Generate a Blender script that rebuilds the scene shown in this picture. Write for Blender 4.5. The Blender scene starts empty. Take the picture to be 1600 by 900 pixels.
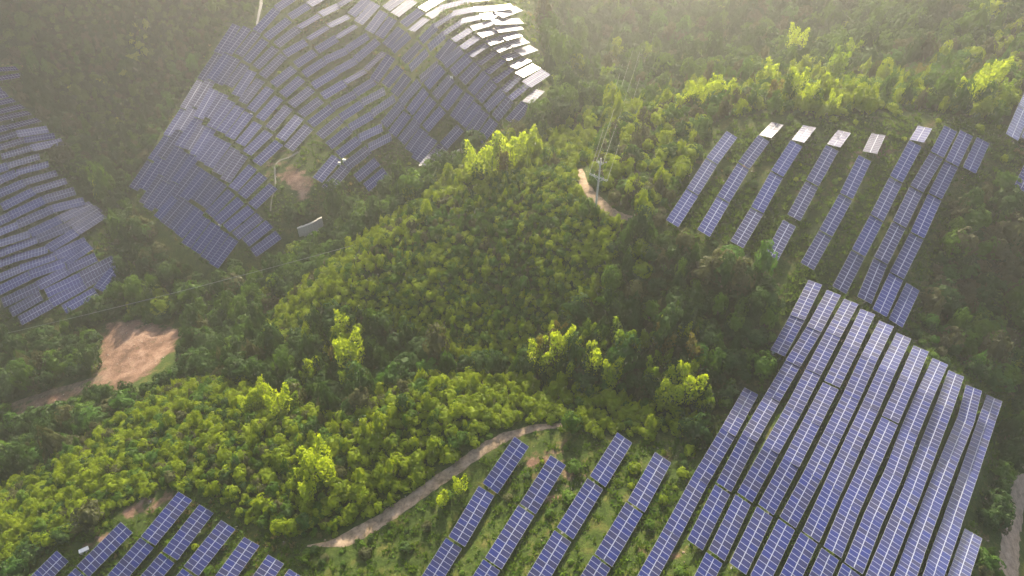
import bpy, bmesh, math, random
import numpy as np
from mathutils import Vector, Matrix
R = math.radians
sc = bpy.context.scene
C = sc.collection
rnd = random.Random(7)
nr = np.random.RandomState(11)

# ------------------------------------------------------------------ camera, sky, sun, exposure
CAM_Z = 200.0
FPX, PITCH = 1100.0, R(42)          # focal length in pixels of the 1600 px wide photograph
cam_d = bpy.data.cameras.new('camera')
cam = bpy.data.objects.new('camera', cam_d)
C.objects.link(cam)
cam_d.sensor_width = 36
cam_d.lens = 36 * FPX / 1600
cam_d.clip_start = 1
cam_d.clip_end = 9000
cam.location = (0, 0, CAM_Z)
cam.rotation_euler = (R(90) - PITCH, 0, 0)
sc.camera = cam

SUN_EL, SUN_AZ = 32.0, 2.0          # azimuth clockwise from +Y (the way the camera looks)
w = bpy.data.worlds.new("World")
sc.world = w
w.use_nodes = True
nt = w.node_tree
bg = nt.nodes['Background']
sky = nt.nodes.new('ShaderNodeTexSky')
sky.sky_type = 'NISHITA'
sky.sun_disc = False
sky.sun_elevation = R(SUN_EL)
sky.sun_rotation = R(SUN_AZ)
sky.air_density = 1.0
sky.dust_density = 3.0
nt.links.new(sky.outputs[0], bg.inputs[0])
bg.inputs[1].default_value = 0.095

sun_d = bpy.data.lights.new('sun', 'SUN')
sun_d.energy = 5.0
sun_d.angle = R(0.6)
sun_d.color = (1.0, 0.86, 0.60)
sun = bpy.data.objects.new('sun', sun_d)
C.objects.link(sun)
sdir = Vector((math.sin(R(SUN_AZ)) * math.cos(R(SUN_EL)), math.cos(R(SUN_AZ)) * math.cos(R(SUN_EL)), math.sin(R(SUN_EL))))
sun.rotation_euler = sdir.to_track_quat('Z', 'Y').to_euler()
sun.location = (0, 100, 400)

sc.view_settings.view_transform = 'Standard'
sc.view_settings.look = 'None'
sc.view_settings.exposure = 1.82
sc.view_settings.gamma = 1.0
sc.cycles.max_bounces = 6
sc.cycles.diffuse_bounces = 2
sc.cycles.glossy_bounces = 2
sc.cycles.transmission_bounces = 3
sc.cycles.volume_bounces = 1
sc.cycles.transparent_max_bounces = 6

# ------------------------------------------------------------------ helpers
def tag(o, label=None, cat=None, group=None, kind=None):
    if label: o['label'] = label
    if cat: o['category'] = cat
    if group: o['group'] = group
    if kind: o['kind'] = kind
    return o

def ray(px, py):
    x = (np.asarray(px, float) - 800) / FPX
    u = (450 - np.asarray(py, float)) / FPX
    d = np.stack([x, math.cos(PITCH) + u * math.sin(PITCH), -math.sin(PITCH) + u * math.cos(PITCH)], -1)
    return d / np.linalg.norm(d, axis=-1, keepdims=True)

def proj(P):
    P = np.asarray(P, float)
    z = P[..., 2] - CAM_Z
    f = P[..., 1] * math.cos(PITCH) - z * math.sin(PITCH)
    u = P[..., 1] * math.sin(PITCH) + z * math.cos(PITCH)
    f = np.where(f < 1, 1, f)
    return 800 + FPX * P[..., 0] / f, 450 - FPX * u / f

def mesh_from(name, verts, faces, mats, midx=None, smooth=False):
    me = bpy.data.meshes.new(name)
    me.from_pydata([tuple(v) for v in verts], [], [tuple(f) for f in faces])
    for m in mats: me.materials.append(m)
    if midx is not None:
        me.polygons.foreach_set('material_index', np.asarray(midx, dtype=np.int32))
    if smooth:
        me.polygons.foreach_set('use_smooth', np.ones(len(me.polygons), dtype=bool))
    me.update()
    return me

def obj(name, me, parent=None, loc=None, rot=None):
    o = bpy.data.objects.new(name, me)
    C.objects.link(o)
    if parent is not None: o.parent = parent
    if loc is not None: o.location = loc
    if rot is not None: o.rotation_euler = rot
    return o

class MB:
    def __init__(s): s.v, s.f, s.m = [], [], []
    def add(s, V, F, m=0):
        n = len(s.v); s.v += [tuple(v) for v in V]; s.f += [tuple(i + n for i in f) for f in F]; s.m += [m] * len(F)
    def box(s, c, d, m=0, M=None):
        x, y, z = d[0] / 2, d[1] / 2, d[2] / 2
        V = [Vector((c[0] + a * x, c[1] + b * y, c[2] + e * z)) for a in (-1, 1) for b in (-1, 1) for e in (-1, 1)]
        if M is not None: V = [M @ v for v in V]
        s.add(V, [(0, 1, 3, 2), (4, 6, 7, 5), (0, 4, 5, 1), (2, 3, 7, 6), (0, 2, 6, 4), (1, 5, 7, 3)], m)
    def tube(s, p0, p1, r0, r1, n=6, m=0, cap=True):
        p0, p1 = Vector(p0), Vector(p1)
        q = (p1 - p0).to_track_quat('Z', 'Y')
        V = []
        for p, r in ((p0, r0), (p1, r1)):
            for k in range(n):
                a = 2 * math.pi * k / n
                V.append(p + q @ Vector((r * math.cos(a), r * math.sin(a), 0)))
        F = [(k, (k + 1) % n, n + (k + 1) % n, n + k) for k in range(n)]
        if cap: F += [tuple(range(n, 2 * n)), tuple(reversed(range(n)))]
        s.add(V, F, m)
    def mesh(s, name, mats, smooth=False): return mesh_from(name, s.v, s.f, mats, s.m, smooth)

def nnode(nt, t, **k):
    n = nt.nodes.new(t)
    for a, b in k.items(): setattr(n, a, b)
    return n

def new_mat(name):
    m = bpy.data.materials.new(name)
    m.use_nodes = True
    return m, m.node_tree, m.node_tree.nodes['Principled BSDF']

def ramp(nt, stops):
    n = nt.nodes.new('ShaderNodeValToRGB')
    while len(n.color_ramp.elements) < len(stops): n.color_ramp.elements.new(0.5)
    for e, (p, c) in zip(n.color_ramp.elements, stops):
        e.position = p; e.color = (c[0], c[1], c[2], 1)
    return n

def noise(nt, scale, detail=4, rough=0.55, vec=None):
    n = nt.nodes.new('ShaderNodeTexNoise')
    n.inputs['Scale'].default_value = scale
    n.inputs['Detail'].default_value = detail
    n.inputs['Roughness'].default_value = rough
    if vec is not None: nt.links.new(vec, n.inputs['Vector'])
    return n

def mix(nt, fac, a, b, typ='MIX'):
    n = nt.nodes.new('ShaderNodeMix'); n.data_type = 'RGBA'; n.blend_type = typ
    for s, v in ((0, fac), (6, a), (7, b)):
        if isinstance(v, bpy.types.NodeSocket): nt.links.new(v, n.inputs[s])
        else: n.inputs[s].default_value = v if s == 0 else (*v, 1)
    return n.outputs[2]

# ------------------------------------------------------------------ materials
def foliage(name, dark, light, trans, tw=0.4, size=0.35):
    m = bpy.data.materials.new(name); m.use_nodes = True
    nt = m.node_tree; nt.nodes.clear()
    out = nt.nodes.new('ShaderNodeOutputMaterial')
    oi = nt.nodes.new('ShaderNodeObjectInfo')
    geo = nt.nodes.new('ShaderNodeNewGeometry')
    n = noise(nt, size, 3, 0.6, geo.outputs['Position'])
    mp = nt.nodes.new('ShaderNodeMath'); mp.operation = 'MULTIPLY_ADD'
    nt.links.new(oi.outputs['Random'], mp.inputs[0]); mp.inputs[1].default_value = 0.6
    sb = nt.nodes.new('ShaderNodeMath'); sb.operation = 'SUBTRACT'
    nt.links.new(n.outputs['Fac'], sb.inputs[0]); sb.inputs[1].default_value = 0.28
    nt.links.new(sb.outputs[0], mp.inputs[2])
    c = mix(nt, mp.outputs[0], dark, light)
    d = nt.nodes.new('ShaderNodeBsdfDiffuse'); nt.links.new(c, d.inputs[0])
    t = nt.nodes.new('ShaderNodeBsdfTranslucent')
    tc = mix(nt, 0.6, c, trans); nt.links.new(tc, t.inputs[0])
    ms = nt.nodes.new('ShaderNodeMixShader'); ms.inputs[0].default_value = tw
    nt.links.new(d.outputs[0], ms.inputs[1]); nt.links.new(t.outputs[0], ms.inputs[2])
    gl = nt.nodes.new('ShaderNodeBsdfGlossy'); gl.inputs['Roughness'].default_value = 0.5
    gl.inputs[0].default_value = (0.8, 0.8, 0.75, 1)
    m2 = nt.nodes.new('ShaderNodeMixShader'); m2.inputs[0].default_value = 0.01
    nt.links.new(ms.outputs[0], m2.inputs[1]); nt.links.new(gl.outputs[0], m2.inputs[2])
    nt.links.new(m2.outputs[0], out.inputs[0])
    return m

F_YEL = foliage('leaf_yellow_green', (0.070, 0.125, 0.003), (0.220, 0.285, 0.004), (0.52, 0.62, 0.005), 0.38)
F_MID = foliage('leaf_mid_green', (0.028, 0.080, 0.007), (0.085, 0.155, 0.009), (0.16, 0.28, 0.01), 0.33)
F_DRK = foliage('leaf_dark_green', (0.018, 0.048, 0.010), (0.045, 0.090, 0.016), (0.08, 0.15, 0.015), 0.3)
F_OLV = foliage('leaf_olive', (0.045, 0.055, 0.022), (0.095, 0.100, 0.035), (0.16, 0.17, 0.04), 0.35)
F_BAM = foliage('leaf_bamboo', (0.180, 0.260, 0.008), (0.290, 0.370, 0.012), (0.56, 0.66, 0.02), 0.5)
F_BG = foliage('leaf_bamboo_green', (0.080, 0.150, 0.006), (0.150, 0.235, 0.010), (0.30, 0.42, 0.01), 0.5)
F_RST = foliage('leaf_russet', (0.090, 0.085, 0.020), (0.140, 0.120, 0.025), (0.22, 0.20, 0.02), 0.45)
F_GRN = foliage('leaf_fresh_green', (0.040, 0.100, 0.015), (0.070, 0.160, 0.020), (0.12, 0.26, 0.02), 0.45)
F_GRS = foliage('leaf_grass', (0.030, 0.080, 0.006), (0.090, 0.145, 0.010), (0.16, 0.25, 0.01), 0.35, 0.12)
F_STR = foliage('leaf_straw', (0.120, 0.105, 0.040), (0.230, 0.190, 0.070), (0.28, 0.22, 0.07), 0.40, 0.12)

def wood_mat(name, c0, c1):
    m, nt, b = new_mat(name)
    geo = nt.nodes.new('ShaderNodeTexCoord')
    n = noise(nt, 6, 4, 0.6, geo.outputs['Object'])
    r = ramp(nt, [(0.3, c0), (0.7, c1)])
    nt.links.new(n.outputs['Fac'], r.inputs[0]); nt.links.new(r.outputs[0], b.inputs['Base Color'])
    b.inputs['Roughness'].default_value = 0.9
    return m
BARK = wood_mat('bark', (0.05, 0.035, 0.022), (0.14, 0.10, 0.07))
CULM = wood_mat('culm', (0.10, 0.14, 0.04), (0.20, 0.22, 0.07))
CONC = wood_mat('concrete', (0.30, 0.28, 0.25), (0.50, 0.47, 0.42))
CONC_D = wood_mat('weathered_concrete', (0.22, 0.20, 0.18), (0.42, 0.38, 0.34))
DRAIN = wood_mat('mossy_concrete', (0.10, 0.10, 0.08), (0.24, 0.22, 0.19))
def plain(name, c, rough=0.5, metal=0.0):
    m, nt, b = new_mat(name)
    tc = nt.nodes.new('ShaderNodeTexCoord')
    n = noise(nt, 3, 3, 0.6, tc.outputs['Object'])
    r = ramp(nt, [(0.25, tuple(x * 0.82 for x in c)), (0.75, c)])
    nt.links.new(n.outputs['Fac'], r.inputs[0]); nt.links.new(r.outputs[0], b.inputs['Base Color'])
    b.inputs['Roughness'].default_value = rough; b.inputs['Metallic'].default_value = metal
    return m
ALU = plain('aluminium_frame', (0.34, 0.36, 0.44), 0.5, 0.2)
GALV = plain('galvanised_steel', (0.20, 0.205, 0.21), 0.7, 0.1)
WHITE = plain('white_paint', (0.62, 0.62, 0.60), 0.6)
WIRE = plain('cable', (0.35, 0.35, 0.34), 0.5, 0.3)
CERAM = plain('insulator', (0.55, 0.50, 0.45), 0.25)
DARKIN = plain('dark_opening', (0.04, 0.035, 0.03), 0.9)

def glass_mat():
    m, nt, b = new_mat('solar_cells')
    tc = nt.nodes.new('ShaderNodeTexCoord')
    sep = nt.nodes.new('ShaderNodeSeparateXYZ'); nt.links.new(tc.outputs['Object'], sep.inputs[0])
    oi = nt.nodes.new('ShaderNodeObjectInfo')
    geo = nt.nodes.new('ShaderNodeNewGeometry')
    # printed cells: flat grid of square cells with thin pale gaps, 6 x 10 to a module
    def line(sock, per, wd):
        a = nt.nodes.new('ShaderNodeMath'); a.operation = 'PINGPONG'; nt.links.new(sock, a.inputs[0]); a.inputs[1].default_value = per / 2
        c = nt.nodes.new('ShaderNodeMath'); c.operation = 'LESS_THAN'; nt.links.new(a.outputs[0], c.inputs[0]); c.inputs[1].default_value = wd
        return c.outputs[0]
    lx, ly = line(sep.outputs[0], 0.166, 0.004), line(sep.outputs[1], 0.166, 0.004)
    mx = nt.nodes.new('ShaderNodeMath'); mx.operation = 'MAXIMUM'; nt.links.new(lx, mx.inputs[0]); nt.links.new(ly, mx.inputs[1])
    n = noise(nt, 0.9, 3, 0.6, geo.outputs['Position'])
    base = mix(nt, n.outputs['Fac'], (0.002, 0.008, 0.085), (0.004, 0.012, 0.125))
    base = mix(nt, oi.outputs['Random'], base, (0.010, 0.010, 0.050))
    gm = nt.nodes.new('ShaderNodeMath'); gm.operation = 'MULTIPLY'; nt.links.new(mx.outputs[0], gm.inputs[0]); gm.inputs[1].default_value = 0.12
    col = mix(nt, gm.outputs[0], base, (0.35, 0.36, 0.42))
    nt.links.new(col, b.inputs['Base Color'])
    b.inputs['Roughness'].default_value = 0.22
    b.inputs['IOR'].default_value = 1.5
    b.inputs['Coat Weight'].default_value = 0.18; b.inputs['Coat Roughness'].default_value = 0.32; b.inputs['Coat IOR'].default_value = 1.5
    n2 = noise(nt, 0.5, 4, 0.6, geo.outputs['Position'])
    mr = nt.nodes.new('ShaderNodeMapRange'); nt.links.new(n2.outputs['Fac'], mr.inputs[0])
    mr.inputs[3].default_value = 0.14; mr.inputs[4].default_value = 0.22
    nt.links.new(mr.outputs[0], b.inputs['Roughness'])
    return m
GLASS = glass_mat()

def ground_mat():
    m, nt, b = new_mat('hillside_ground')
    geo = nt.nodes.new('ShaderNodeNewGeometry')
    P = geo.outputs['Position']
    n1 = noise(nt, 0.05, 5, 0.6, P); n2 = noise(nt, 0.35, 5, 0.65, P); n3 = noise(nt, 2.2, 4, 0.7, P)
    g = ramp(nt, [(0.30, (0.018, 0.038, 0.006)), (0.50, (0.042, 0.068, 0.011)), (0.70, (0.095, 0.095, 0.026))])
    nt.links.new(n2.outputs['Fac'], g.inputs[0])
    g2 = ramp(nt, [(0.35, (0.6, 0.6, 0.6)), (0.65, (1.25, 1.2, 1.1))]); nt.links.new(n3.outputs['Fac'], g2.inputs[0])
    gg = mix(nt, 1.0, g.outputs[0], g2.outputs[0], 'MULTIPLY')
    n4 = noise(nt, 0.22, 5, 0.65, P)
    n34 = nt.nodes.new('ShaderNodeMath'); n34.operation = 'MULTIPLY_ADD'; nt.links.new(n4.outputs['Fac'], n34.inputs[0]); n34.inputs[1].default_value = 1.5
    nh = nt.nodes.new('ShaderNodeMath'); nh.operation = 'MULTIPLY_ADD'; nt.links.new(n3.outputs['Fac'], nh.inputs[0]); nh.inputs[1].default_value = 0.6; nh.inputs[2].default_value = -0.55
    nt.links.new(nh.outputs[0], n34.inputs[2])
    s = ramp(nt, [(0.30, (0.085, 0.050, 0.036)), (0.52, (0.165, 0.098, 0.070)), (0.72, (0.240, 0.160, 0.122))])
    nt.links.new(n34.outputs[0], s.inputs[0])
    at = nt.nodes.new('ShaderNodeAttribute'); at.attribute_name = 'soil'
    mm = nt.nodes.new('ShaderNodeMath'); mm.operation = 'MULTIPLY_ADD'; mm.use_clamp = True
    nt.links.new(at.outputs['Fac'], mm.inputs[0]); mm.inputs[1].default_value = 1.0
    k = nt.nodes.new('ShaderNodeMath'); k.operation = 'MULTIPLY_ADD'
    nt.links.new(n2.outputs['Fac'], k.inputs[0]); k.inputs[1].default_value = 2.2; k.inputs[2].default_value = -1.25
    nt.links.new(k.outputs[0], mm.inputs[2])
    rr = ramp(nt, [(0.30, (0, 0, 0)), (0.62, (1, 1, 1))]); nt.links.new(mm.outputs[0], rr.inputs[0])
    col = mix(nt, rr.outputs[0], gg, s.outputs[0])
    nt.links.new(col, b.inputs['Base Color'])
    b.inputs['Roughness'].default_value = 0.95
    b.inputs['Specular IOR Level'].default_value = 0.15
    bm = nt.nodes.new('ShaderNodeBump'); bm.inputs['Strength'].default_value = 0.8; bm.inputs['Distance'].default_value = 0.35
    nt.links.new(n3.outputs['Fac'], bm.inputs['Height']); nt.links.new(bm.outputs[0], b.inputs['Normal'])
    return m
GROUND = ground_mat()
def dirt_mat(name, a, b_, c):
    m, nt, b = new_mat(name)
    geo = nt.nodes.new('ShaderNodeNewGeometry')
    n = noise(nt, 0.9, 6, 0.7, geo.outputs['Position'])
    r = ramp(nt, [(0.30, a), (0.5, b_), (0.7, c)]); nt.links.new(n.outputs['Fac'], r.inputs[0])
    nt.links.new(r.outputs[0], b.inputs['Base Color']); b.inputs['Roughness'].default_value = 0.95
    b.inputs['Specular IOR Level'].default_value = 0.1
    bm = nt.nodes.new('ShaderNodeBump'); bm.inputs['Strength'].default_value = 0.9; bm.inputs['Distance'].default_value = 0.2
    nt.links.new(n.outputs['Fac'], bm.inputs['Height']); nt.links.new(bm.outputs[0], b.inputs['Normal'])
    return m
DIRT = dirt_mat('track_dirt', (0.08, 0.065, 0.04), (0.24, 0.175, 0.12), (0.36, 0.28, 0.21))
DIRT_D = dirt_mat('dark_dirt', (0.05, 0.045, 0.025), (0.13, 0.095, 0.065), (0.20, 0.15, 0.11))
DIRT_P = dirt_mat('pale_dirt', (0.13, 0.10, 0.07), (0.25, 0.19, 0.145), (0.34, 0.27, 0.21))
DIRT_G = dirt_mat('grey_gravel', (0.13, 0.115, 0.10), (0.26, 0.24, 0.21), (0.38, 0.35, 0.31))

# ------------------------------------------------------------------ terrain
# heights (metres below the camera) read off along the sight lines of the photograph
CT = """0 900 -135,250 900 -126,500 900 -120,760 900 -112,1000 900 -106,1200 900 -100,1400 900 -102,1580 900 -118,
100 850 -130,290 775 -124,430 840 -122,600 800 -118,760 760 -113,870 690 -110.5,1000 760 -108,1170 840 -102,1340 800 -101,1500 800 -110,1590 760 -122,
860 650 -110.5,540 840 -120,60 800 -134,200 700 -130,330 620 -127,650 615 -112,780 615 -110,900 640 -109.5,
500 585 -126,620 565 -120,720 560 -116,850 585 -113,1000 600 -109,1100 640 -106,380 550 -139,250 590 -145,100 660 -154,0 720 -158,
180 560 -151,60 600 -158,0 560 -162,350 690 -122,500 700 -118,300 740 -123,150 760 -130,
930 330 -92,830 280 -96,700 320 -103,600 390 -110,520 450 -118,430 510 -130,1000 340 -90,1050 400 -92,1100 480 -97,1150 560 -101,1180 620 -104,
750 420 -106,850 450 -103,950 450 -99,800 520 -111,650 480 -113,950 540 -105,1050 560 -102,
760 240 -112,700 270 -118,600 320 -126,500 370 -136,420 430 -144,300 480 -151,880 230 -99,980 220 -92,1080 190 -87,1150 180 -83,
1050 350 -91,1130 210 -85,1200 400 -93,1260 190 -82,1300 300 -88,1440 195 -80,1530 215 -81,1400 400 -92,1300 450 -96,1500 400 -96,1420 520 -101,
1240 500 -97,1340 560 -98,1450 600 -101,1550 620 -108,1200 650 -101,1300 700 -100,1400 700 -102,
1560 350 -92,1590 250 -85,1590 500 -107,1600 620 -118,1500 520 -107,1590 150 -80,1500 100 -85,1350 150 -87,1250 140 -93,1150 130 -98,
1000 130 -112,900 170 -112,870 100 -115,950 50 -124,1100 60 -118,1250 50 -106,1400 40 -95,1550 20 -80,880 0 -120,1050 0 -125,1300 0 -100,1500 0 -82,
340 410 -141,210 295 -140,260 330 -139,435 366 -136,390 300 -130,300 200 -126,370 40 -108,450 230 -124,510 295 -126,460 100 -112,530 10 -100,
600 130 -111,650 30 -98,700 130 -98,660 255 -112,755 215 -104,820 150 -95,845 120 -94,740 80 -90,740 10 -86,820 10 -89,820 60 -90,480 340 -134,560 300 -128,
180 200 -142,120 100 -135,250 60 -122,150 0 -118,330 0 -108,190 330 -148,230 430 -150,150 500 -156,40 40 -128,
0 120 -125,30 110 -127,100 220 -135,0 250 -134,120 300 -140,0 350 -144,155 330 -145,180 410 -150,0 450 -152,30 500 -157,100 480 -155"""
cp = np.array([[float(x) for x in t.split()] for t in CT.replace('\n', '').split(',') if t.strip()])
rr_ = ray(cp[:, 0], cp[:, 1])
tt = cp[:, 2] / rr_[:, 2]
pts = rr_ * tt[:, None]
anch = np.array([[-500, 60, -150], [-500, 350, -110], [-450, 600, -70], [-150, 600, -75], [150, 620, -95], [450, 600, -50], [550, 350, -70], [500, 60, -130],
                 [300, -120, -130], [0, -120, -110], [-300, -120, -150], [-260, 0, -160], [260, 20, -140]], float)
pts = np.vstack([pts, anch])
def tps_fit(P, z, lam):
    n = len(P); d = np.linalg.norm(P[:, None] - P[None], axis=2) / 100
    K = np.where(d > 0, d * d * np.log(np.maximum(d, 1e-9)), 0) + lam * np.eye(n)
    Q = np.hstack([np.ones((n, 1)), P / 100])
    A = np.block([[K, Q], [Q.T, np.zeros((3, 3))]])
    return np.linalg.solve(A, np.concatenate([z, np.zeros(3)]))
wt = tps_fit(pts[:, :2], pts[:, 2], 0.004)
def lattice(X, Y, s, seed):
    g = np.random.RandomState(seed).rand(256, 256)
    x, y = X / s, Y / s
    ix, iy = np.floor(x).astype(int), np.floor(y).astype(int)
    fx, fy = x - ix, y - iy
    fx, fy = fx * fx * (3 - 2 * fx), fy * fy * (3 - 2 * fy)
    a = g[ix % 256, iy % 256]; b = g[(ix + 1) % 256, iy % 256]; c = g[ix % 256, (iy + 1) % 256]; d = g[(ix + 1) % 256, (iy + 1) % 256]
    return (a * (1 - fx) + b * fx) * (1 - fy) + (c * (1 - fx) + d * fx) * fy - 0.5
def axis(lo, hi, step, far0, far1, g=1.13):
    a = list(np.arange(lo, hi + 1e-6, step))
    s = step
    while a[-1] < far1: s *= g; a.append(a[-1] + s)
    s = step
    while a[0] > far0: s *= g; a.insert(0, a[0] - s)
    return np.array(a)
GX = axis(-330, 330, 1.8, -4000, 4000)
GY = axis(20, 460, 1.8, -1500, 6000)
XX, YY = np.meshgrid(GX, GY, indexing='ij')
def height(X, Y):
    sh = X.shape; x = np.clip(X, -620, 620).ravel(); y = np.clip(Y, -200, 720).ravel()
    z = wt[-3] + wt[-2] * x / 100 + wt[-1] * y / 100
    for i in range(len(pts)):
        d2 = ((x - pts[i, 0]) ** 2 + (y - pts[i, 1]) ** 2) / 1e4
        z += wt[i] * 0.5 * d2 * np.log(np.maximum(d2, 1e-12))
    z = z.reshape(sh)
    far = np.clip((np.hypot(X, Y - 200) - 450) / 500, 0, 1)
    z = z * (1 - far) + far * (-80 + 160 * lattice(X, Y, 420, 3) + 60 * lattice(X, Y, 160, 4))
    # unseen mountain side added beyond the top left to shade the left valley
    k = np.clip((Y - 295) / 135, 0, 1); k = k * k * (3 - 2 * k)
    z = z + k * (240 + 40 * lattice(X, Y, 60, 8)) * np.exp(-((X + 270) / 130) ** 4) * np.exp(-(np.maximum(Y - 520, 0) / 260) ** 2)
    z = z + 1.3 * lattice(X, Y, 17, 1) + 0.7 * lattice(X, Y, 7, 2) + 0.35 * lattice(X, Y, 3.5, 5)
    return z + CAM_Z
ZZ = height(XX, YY)
def H(x, y):
    x = np.asarray(x, float); y = np.asarray(y, float)
    i = np.clip(np.searchsorted(GX, x) - 1, 0, len(GX) - 2); j = np.clip(np.searchsorted(GY, y) - 1, 0, len(GY) - 2)
    fx = (x - GX[i]) / (GX[i + 1] - GX[i]); fy = (y - GY[j]) / (GY[j + 1] - GY[j])
    return (ZZ[i, j] * (1 - fx) + ZZ[i + 1, j] * fx) * (1 - fy) + (ZZ[i, j + 1] * (1 - fx) + ZZ[i + 1, j + 1] * fx) * fy
def hit(px, py, off=0.0):
    """where the sight line through a pixel of the photograph meets the ground (raised by off)"""
    d = ray(px, py)
    t = np.arange(60, 900, 0.5)
    P = d[None] * t[:, None]
    below = P[:, 2] + CAM_Z < H(P[:, 0], P[:, 1]) + off
    k = int(np.argmax(below)) if below.any() else len(t) - 1
    a, b = t[max(k - 1, 0)], t[k]
    for _ in range(12):
        m = (a + b) / 2; p = d * m
        if p[2] + CAM_Z < H(p[0], p[1]) + off: b = m
        else: a = m
    p = d * b
    return np.array([p[0], p[1], p[2] + CAM_Z])

def in_poly(px, py, poly):
    poly = np.array(poly, float); n = len(poly); r = np.zeros(np.shape(px), bool)
    j = n - 1
    for i in range(n):
        xi, yi = poly[i]; xj, yj = poly[j]
        c = ((yi > py) != (yj > py)) & (px < (xj - xi) * (py - yi) / (yj - yi + 1e-12) + xi)
        r ^= c; j = i
    return r
def poly(s):
    return [tuple(float(a) for a in t.split(',')) for t in s.split()]
def seg_dist(px, py, pl):
    best = np.full(np.shape(px), 1e9)
    for (x0, y0), (x1, y1) in zip(pl[:-1], pl[1:]):
        dx, dy = x1 - x0, y1 - y0; L = dx * dx + dy * dy + 1e-9
        t = np.clip(((px - x0) * dx + (py - y0) * dy) / L, 0, 1)
        best = np.minimum(best, np.hypot(px - x0 - t * dx, py - y0 - t * dy))
    return best

# bare-soil places (real earth banks, slips and worn ground), outlined on the ground
SOIL = [(poly('1180,215 1200,216 1160,300 1120,320 1130,270'), .45), (poly('1240,300 1275,290 1250,340 1225,345'), .4), (poly('1210,380 1240,420 1215,500 1195,470 1200,410'), .45), (poly('1330,240 1350,250 1300,300 1290,280'), .4), (poly('830,830 870,800 880,850 840,880'), .4), (poly('980,800 1010,830 985,890 965,860'), .45), (poly('1035,800 1085,850 1060,900 1020,890'), .5), (poly('1480,290 1530,230 1560,260 1500,330'), .35),
        (poly("160,508 215,500 288,515 270,550 225,590 185,612 155,600 152,560"), 1.0), (poly("20,640 60,615 150,590 160,608 90,632 30,655"), 0.8),
        (poly("440,262 480,262 490,300 478,322 455,305 440,285"), 0.9), (poly("905,262 925,262 920,300 960,330 1000,345 1000,356 955,345 905,300"), 0.9),
        (poly("190,800 215,780 280,768 290,775 260,790 205,812 180,825"), 0.9), (poly("110,850 140,848 175,825 190,828 160,862 110,862"), 0.9),
        (poly("800,700 850,690 930,700 925,745 880,800 845,800 860,750 800,745"), 0.55), (poly("1020,700 1080,700 1060,760 1040,800 1020,770"), 0.4),
        (poly("1335,225 1420,215 1440,232 1400,245 1330,250"), 0.6), (poly("1430,190 1470,195 1450,230 1430,225"), 0.5),
        (poly("1225,215 1300,235 1260,300 1225,280"), 0.35), (poly("1080,240 1150,210 1120,270 1075,290"), 0.4),
        (poly("1540,740 1560,720 1560,800 1540,900 1525,900"), 0.6), (poly("410,240 470,230 450,280 410,290"), 0.5),
        (poly("700,255 760,225 850,180 860,190 770,240 730,270"), 0.5), (poly("50,60 90,0 110,0 70,90"), 0.4), (poly("150,10 180,0 185,60 165,80"), 0.3),
        (poly("0,650 40,640 60,700 0,720"), 0.5), (poly("980,700 1100,690 1080,720 1000,730"), 0.35), (poly("300,770 350,790 400,830 520,850 520,870 400,850"), 0.35)]
PXX, PYY = proj(np.stack([XX, YY, ZZ], -1))
soil = np.zeros(XX.shape)
for pl_, v in SOIL:
    soil = np.maximum(soil, in_poly(PXX, PYY, pl_) * v)
s2 = soil.copy()
for _ in range(2):
    s2[1:-1, 1:-1] = (s2[1:-1, 1:-1] * 2 + s2[:-2, 1:-1] + s2[2:, 1:-1] + s2[1:-1, :-2] + s2[1:-1, 2:]) / 6
soil = s2
nx, ny = XX.shape
V = np.stack([XX, YY, ZZ], -1).reshape(-1, 3)
I = np.arange(nx * ny).reshape(nx, ny)
Fq = np.stack([I[:-1, :-1], I[1:, :-1], I[1:, 1:], I[:-1, 1:]], -1).reshape(-1, 4)
me = bpy.data.meshes.new('terrain')
me.vertices.add(len(V)); me.vertices.foreach_set('co', V.ravel())
me.loops.add(Fq.size); me.loops.foreach_set('vertex_index', Fq.ravel())
me.polygons.add(len(Fq)); me.polygons.foreach_set('loop_start', np.arange(0, Fq.size, 4)); me.polygons.foreach_set('loop_total', np.full(len(Fq), 4))
me.update(calc_edges=True)
me.polygons.foreach_set('use_smooth', np.ones(len(Fq), bool))
at = me.attributes.new('soil', 'FLOAT', 'POINT'); at.data.foreach_set('value', soil.ravel())
me.materials.append(GROUND)
terr = obj('terrain', me)
tag(terr, 'green hills and valleys with patches of bare earth', kind='structure')

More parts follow.
